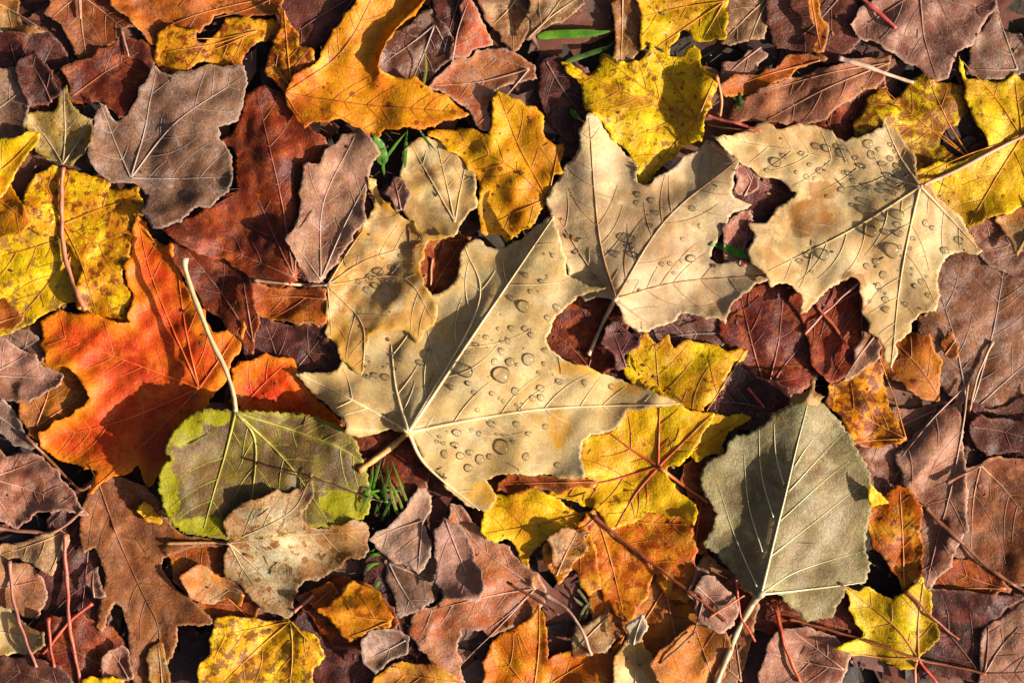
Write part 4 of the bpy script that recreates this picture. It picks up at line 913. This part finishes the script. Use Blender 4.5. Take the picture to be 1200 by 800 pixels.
stalk('twig', 'thin tan twig left of the brown orange leaf at the top', '140,34 149,66', 1.6, ('#a07c70', '#86645a'))
stalk('leaf_stalk', 'pale curved stalk along the right side of the purple edge leaf', '1165,400 1148,440 1136,485', 1.6, ('#b8946e', '#a07c5c'))
stalk('twig', 'dark twig along the lower left edge of the golden leaf', '805,690 822,700 812,742', 1.5, DB)
stalk('twig', 'thin dark twig over the upper right lobe of the fawn leaf', '830,168 845,180 859,194', 1.2, DB)
stalk('twig', 'fine twig ending at the chestnut leaf', '812,742 790,762 772,776', 1.4, DB)

# ------------------------------------------------------------------ green: blades of grass and sprouts
def grass_mat(h1, h2):
    key = ('g', h1, h2)
    if key in _sm: return _sm[key]
    m = leaf_mat('grass_surface', 7.7, pal(h1, h2, h2, h2, net=0, spots=0, rough=.4, trans=.3, patch=20, bump=.2))
    _sm[key] = m
    return m
def blade(label, pts, w, cols, lift=3.0, rise=None, group='blades of grass', name='grass_blade', cat='grass blade', embed=False):
    pl = smooth_line(P(pts), 3.0)
    n = len(pl); tt = np.linspace(0, 1, n)
    hz = h_at(pl[:, 0], pl[:, 1])+lift
    p = np.pad(hz, 5, mode='edge'); hz = np.mean([p[i:i+n] for i in range(11)], 0)
    hz = np.maximum(hz, h_at(pl[:, 0], pl[:, 1])+1.5)
    if rise: hz = hz+np.interp(tt, np.linspace(0, 1, len(rise)), rise)
    tg = np.gradient(pl, axis=0); tg /= np.linalg.norm(tg, axis=1)[:, None]+1e-9
    nr = np.stack([-tg[:, 1], tg[:, 0]], 1)
    wd = w*.5*np.minimum(1, np.minimum(tt*6+.35, (1-tt)*2.6+.06))
    V, F = [], []
    c = pl[0]; cz = hz[0]
    for i in range(n):
        for q, dz in ((-1, .25*wd[i]), (0, -.35*wd[i]), (1, .25*wd[i])):
            x, y = pl[i]+nr[i]*wd[i]*q
            V.append(((x-c[0])*S, (c[1]-y)*S, (hz[i]+dz-cz)*S))
    for i in range(n-1):
        for q in (0, 1):
            a = i*3+q; F.append((a, a+3, a+4, a+1))
    o = new_mesh(name, V, F, grass_mat(*cols), True, None, W(c[0], c[1], cz))
    md = o.modifiers.new('thickness', 'SOLIDIFY'); md.thickness = .5*S
    tag(o, label, cat, group)
GR = ('#78a844', '#4c8432'); GY = ('#a09a50', '#84803c'); GD = ('#4a6a36', '#34542a')
blade('bright green grass blade lying at the top edge left of the yellow leaf', '628,42 650,39 680,38 703,37 720,34', 10, GR)
blade('shaded grass blade below the bright one at the top', '662,72 690,62 712,54 722,46', 6, GD)
blade('thin yellowish grass blade on the purple curled leaf', '495,104 499,80 497,56', 3.2, GY, rise=(0, 6, 10))
blade('broad green blade sticking out under the large orange leaf', '448,192 446,178 438,156', 14, ('#6e9c46', '#4a8038'))
blade('long thin grass blade beside the broad green one', '450,206 449,190 462,170 477,152', 3.4, GR)
blade('upright grass blade above the small tan leaf', '474,196 475,176 477,150', 4.2, GR)
blade('fine grass blade leaning right above the small tan leaf', '490,150 500,164 512,178', 2.4, GD)
blade('bright sprout leaf between the two right tan leaves', '842,286 850,290 864,296 878,303', 9, ('#5cb03a', '#3f9430'), lift=5, name='sprout_leaf', cat='sprout', group='green sprouts')
blade('small second leaf of the sprout between the tan leaves', '846,290 838,285 831,288', 7, ('#4f9c36', '#35802c'), lift=5, name='sprout_leaf', cat='sprout', group='green sprouts')
rg = random.Random(4)
tuft = ['432,592 440,560 447,536', '438,604 448,575 462,540', '474,604 464,578 448,552', '428,578 450,574 474,576', '442,600 452,570 455,532', '478,592 468,565 458,538', '426,590 434,565 437,543', '455,606 452,580 444,548', '468,608 460,585 456,556', '430,570 445,585 462,590', '446,612 455,592 470,566', '422,600 430,585 440,570']
for i, t in enumerate(tuft):
    blade('grass blade in the tuft under the stalk of the huge tan leaf', t, 2.6+rg.random()*1.8, (GR, GD, ('#8a9a4c', '#607c38'))[i % 3], rise=(0, 6, 3), group='grass tuft under the huge tan leaf')
for t in ('424,662 432,650 440,642', '428,670 436,662 446,660', '430,655 438,650 447,652', '440,690 442,684 446,680'):
    blade('tiny grass blade right of the mottled tan leaf', t, 3.6, GR, group='tiny grass right of the mottled tan leaf')
for t in ('676,690 684,700 692,712', '692,706 684,716 678,732', '684,728 690,716 694,704', '686,712 678,706 672,700'):
    blade('dry grey green grass blade beside the pale arched stalk', t, 3.4, ('#9a9470', '#6e7a4a'), group='dry grass beside the arched stalk')
for t in ('668,130 674,134 680,138', '676,138 672,132 670,126'):
    blade('tiny sprout leaf beside the golden yellow leaf', t, 6, GR, name='sprout_leaf', cat='sprout', group='sprout beside the golden leaf')
for t in ('858,112 866,118 872,126', '868,108 868,118 870,132', '874,112 868,120 862,130'):
    blade('grass blade in the dark gap right of the spotted yellow leaf', t, 3.4, GD, group='grass right of the spotted yellow leaf')
blade('tiny green leaf between the maroon and the mauve leaf', '344,266 349,260 352,256', 6, GR, name='sprout_leaf', cat='sprout', group='green sprouts')

# ------------------------------------------------------------------ crumbs of old leaf and needles lying in the hollows (uncountable)
def build_crumbs():
    rng = random.Random(77)
    V, F, T = [], [], []
    for i in range(5200):
        x, y = rng.uniform(-60, 1260), rng.uniform(-60, 860)
        h = float(h_at(x, y))
        hb = float(np.mean([h_at(x+dx, y+dy) for dx, dy in ((22, 0), (-22, 0), (0, 22), (0, -22))]))
        if hb-h < 5 and rng.random() > .035: continue
        o0 = len(V); a = rng.uniform(0, 6.28)
        if rng.random() < .3:
            L, w = rng.uniform(8, 30), rng.uniform(.5, 1.0)
        else:
            L = rng.uniform(1.5, 7); w = L*rng.uniform(.3, .8)
        n = 6
        pts = [(math.cos(2*math.pi*q/n)*L*.5*rng.uniform(.7, 1.1), math.sin(2*math.pi*q/n)*w*.5*rng.uniform(.7, 1.1)) for q in range(n)]
        tx, ty = rng.uniform(-.3, .3), rng.uniform(-.3, .3)
        for top in (0, 1):
            for p, q in pts:
                X, Y = x+p*math.cos(a)-q*math.sin(a), y+p*math.sin(a)+q*math.cos(a)
                V.append(W(X, Y, float(h_at(X, Y))+.4+top*.9+.2*abs(tx*p+ty*q)+rng.uniform(0, .3)))
        F.append(tuple(o0+n+n-1-q for q in range(n)))
        for q in range(n):
            q2 = (q+1) % n
            F.append((o0+q, o0+n+q, o0+n+q2, o0+q2))
        T += [rng.random()]*(2*n)
    o = new_mesh('leaf_crumbs', V, F, bpy.data.materials['litter'], False)
    at = o.data.attributes.new('tone', 'FLOAT', 'POINT'); at.data.foreach_set('value', np.array(T, np.float32))
    o['kind'] = 'stuff'; o['label'] = 'crumbs of decayed leaf and loose needles in the hollows'; o['category'] = 'leaf crumbs'
build_crumbs()

# ------------------------------------------------------------------ drops of water
def water_mat():
    m = bpy.data.materials.new("water"); m.use_nodes = True
    nt = m.node_tree; N = nt.nodes.new; L = nt.links.new; nt.nodes.clear()
    out = N('ShaderNodeOutputMaterial')
    g = N('ShaderNodeBsdfPrincipled'); g.inputs['Transmission Weight'].default_value = 1; g.inputs['IOR'].default_value = 1.33; g.inputs['Roughness'].default_value = 0.03
    g.inputs['Base Color'].default_value = (1, 1, 1, 1)
    t = N('ShaderNodeBsdfTransparent'); t.inputs[0].default_value = (.97, .97, .97, 1)
    gl = N('ShaderNodeBsdfGlossy'); gl.inputs['Roughness'].default_value = .17
    fr = N('ShaderNodeFresnel'); fr.inputs['IOR'].default_value = 1.29
    m1 = N('ShaderNodeMixShader'); L(fr.outputs[0], m1.inputs[0]); L(t.outputs[0], m1.inputs[1]); L(gl.outputs[0], m1.inputs[2])
    mx = N('ShaderNodeMixShader'); mx.inputs[0].default_value = .18
    L(m1.outputs[0], mx.inputs[1]); L(g.outputs[0], mx.inputs[2]); L(mx.outputs[0], out.inputs[0])
    return m
WATER = water_mat()
PLACED = []
def drop(x, y, r, label, group, rng):
    if any((x-a_)**2+(y-b_)**2 < (.95*(r+q_))**2 for a_, b_, q_ in PLACED): return
    PLACED.append((x, y, r))
    e = max(7.0, 1.3*r)
    z0 = .5*float(h_at(x, y))+.125*float(sum(h_at(x+p, y+q) for p, q in ((3, 0), (-3, 0), (0, 3), (0, -3))))
    gxz = float(h_at(x+e, y)-h_at(x-e, y))/(2*e); gyz = float(h_at(x, y+e)-h_at(x, y-e))/(2*e)
    gxz = max(-.35, min(.35, gxz)); gyz = max(-.35, min(.35, gyz))
    V, F = [], []
    na, nr_ = 20, 7
    ph = [rng.uniform(0, 6.28) for _ in range(3)]
    el = rng.uniform(.85, 1.15)
    def rad(a): return r*(1+.07*math.sin(2*a+ph[0])+.05*math.sin(3*a+ph[1]))
    rings = [(-.25, .92)]+[(math.sin(t)*.8, math.cos(t)**.85) for t in np.linspace(0.05, 1.45, nr_)]
    for hz, q in rings:
        for k in range(na):
            a = 2*math.pi*k/na
            dx, dy = rad(a)*q*math.cos(a)*el, rad(a)*q*math.sin(a)/el
            V.append((dx*S, -dy*S, (hz*r+gxz*dx+gyz*dy)*S))
    V.append((0, 0, .81*r*S)); V.append((0, 0, -.25*r*S))
    for i in range(len(rings)-1):
        for k in range(na):
            k2 = (k+1) % na
            F.append((i*na+k2, i*na+k, (i+1)*na+k, (i+1)*na+k2))
    t = len(rings)*na; i = len(rings)-1
    for k in range(na):
        k2 = (k+1) % na
        F.append((i*na+k2, i*na+k, t)); F.append((k, k2, t+1))
    o = new_mesh('water_drop', V, F, WATER, True, None, W(x, y, z0+.4))
    tag(o, label, 'water drop', group)
rd = random.Random(21)
def drops(data, label, group):
    for t in data.split():
        x, y, r = (float(a) for a in t.split(','))
        drop(x, y, r*(.9 if r > 7 else rd.uniform(.65, 1.05)), label, group, rd)
drops('588,439,11.5', 'largest water drop, in the middle of the huge tan leaf', 'drops on the huge tan leaf')
drops('546,435,9', 'oval water drop left of the largest one on the huge tan leaf', 'drops on the huge tan leaf')
drops('620,421,8', 'round water drop right of the largest one on the huge tan leaf', 'drops on the huge tan leaf')
drops('589,524,9', 'big round water drop on the lower right of the huge tan leaf', 'drops on the huge tan leaf')
hug = '549,449,5 588,412,4.5 580,424,4 598,424,5 606,427,3.5 577,461,4.5 572,463,3.5 557,460,3 614,359,7 604,458,5.5 634,455,4.5 656,447,4 638,426,4 627,427,3.5 631,436,3 653,444,4.5 625,467,4 634,466,4 717,453,4.5 686,449,3.5 600,385,5 623,393,4 654,362,6 641,372,4.5 615,385,4 584,385,3 654,545,5.5 617,535,6 574,535,5 563,538,5.5 549,548,6 540,534,5 522,532,4.5 536,507,5 534,521,5 562,508,3.5 577,497,4 551,530,4 606,497,3.5 430,420,4 440,440,4 452,442,5 428,441,3 493,425,5 503,410,4 470,421,3.5 475,420,3.5 530,454,3.5 452,489,3.5 590,470,3 610,480,3 640,500,3 560,480,3 620,508,3.5 600,350,4 622,342,3 635,330,4 617,323,3.5 648,300,3 584,350,3 560,405,3 570,395,4 596,400,3 640,410,3.5'
drops(hug, 'small clear water drop on the huge tan leaf in the centre', 'small drops on the huge tan leaf')
drops('738,281,6 722,298,5.5 745,300,4 740,291,3.5', 'water drop beside the left vein of the fawn leaf', 'drops on the fawn leaf')
drops('748,228,4 764,235,4.5 763,265,3.5 747,238,3.5 776,310,4 785,309,4 810,303,5 800,306,4 697,325,4 790,320,3 812,245,3 820,265,3 770,250,3 735,330,3 800,280,3.5', 'small water drop on the fawn leaf', 'small drops on the fawn leaf')
drops('1046,294,9', 'largest water drop on the right tan leaf', 'drops on the right tan leaf')
drops('1053,252,7 1020,271,8.5 966,299,6.5 1019,219,5 1014,236,5', 'medium water drop on the right tan leaf', 'medium drops on the right tan leaf')
rt = '988,222,5.5 938,306,4 949,300,4 1032,254,5.5 1052,264,4.5 1038,272,4 1053,274,4.5 1093,267,4 1085,262,5 1108,293,4.5 1126,282,5 1028,307,4 1016,312,4 1030,335,4 1036,322,4.5 1039,351,5 1020,353,3.5 1063,357,3.5 1073,335,4 1080,330,3.5 1040,363,4 1089,346,3 952,319,3 1047,238,3.5 1041,220,4 1053,219,3.5 1033,224,3 1048,227,3 997,203,4 1003,212,4 990,202,3 962,200,4 955,209,3 934,202,3.5 946,207,3 1018,169,5 983,172,4 970,174,5 958,171,4 990,180,4.5 1004,185,4 1022,182,5 1034,192,4 1044,186,4 1052,195,3.5 1012,195,3.5 1030,175,3.5 1045,170,4 1050,178,3 910,190,6 920,183,4 900,200,3.5 950,193,4 941,180,3 1060,205,3.5 1046,208,4 1010,222,3 1000,240,3 970,230,3'
drops(rt, 'small clear water drop on the right tan leaf', 'small drops on the right tan leaf')
def fine_drops(areas, label, group, seed):
    q = random.Random(seed)
    t = []
    for x, y, rx, ry, n in areas:
        for _ in range(n):
            a, d = q.uniform(0, 6.28), math.sqrt(q.random())
            t.append('%.1f,%.1f,%.2f' % (x+rx*d*math.cos(a), y+ry*d*math.sin(a), q.uniform(1.3, 2.6)))
    drops(' '.join(t), label, group)
fine_drops([(600, 420, 60, 55, 26), (560, 520, 60, 28, 14), (445, 430, 25, 18, 8), (640, 310, 20, 40, 7)], 'tiny fine drop among the drops on the huge tan leaf', 'tiny drops on the huge tan leaf', 3)
fine_drops([(1000, 190, 60, 28, 14), (1050, 300, 40, 70, 18)], 'tiny fine drop among the drops on the right tan leaf', 'tiny drops on the right tan leaf', 5)
drops('444,318,5 436,325,4 440,335,4 455,330,3.5 462,315,3 430,340,3.5 470,300,3 457,365,3 420,330,3', 'small water drop on the ragged tan leaf', 'drops on the ragged tan leaf')
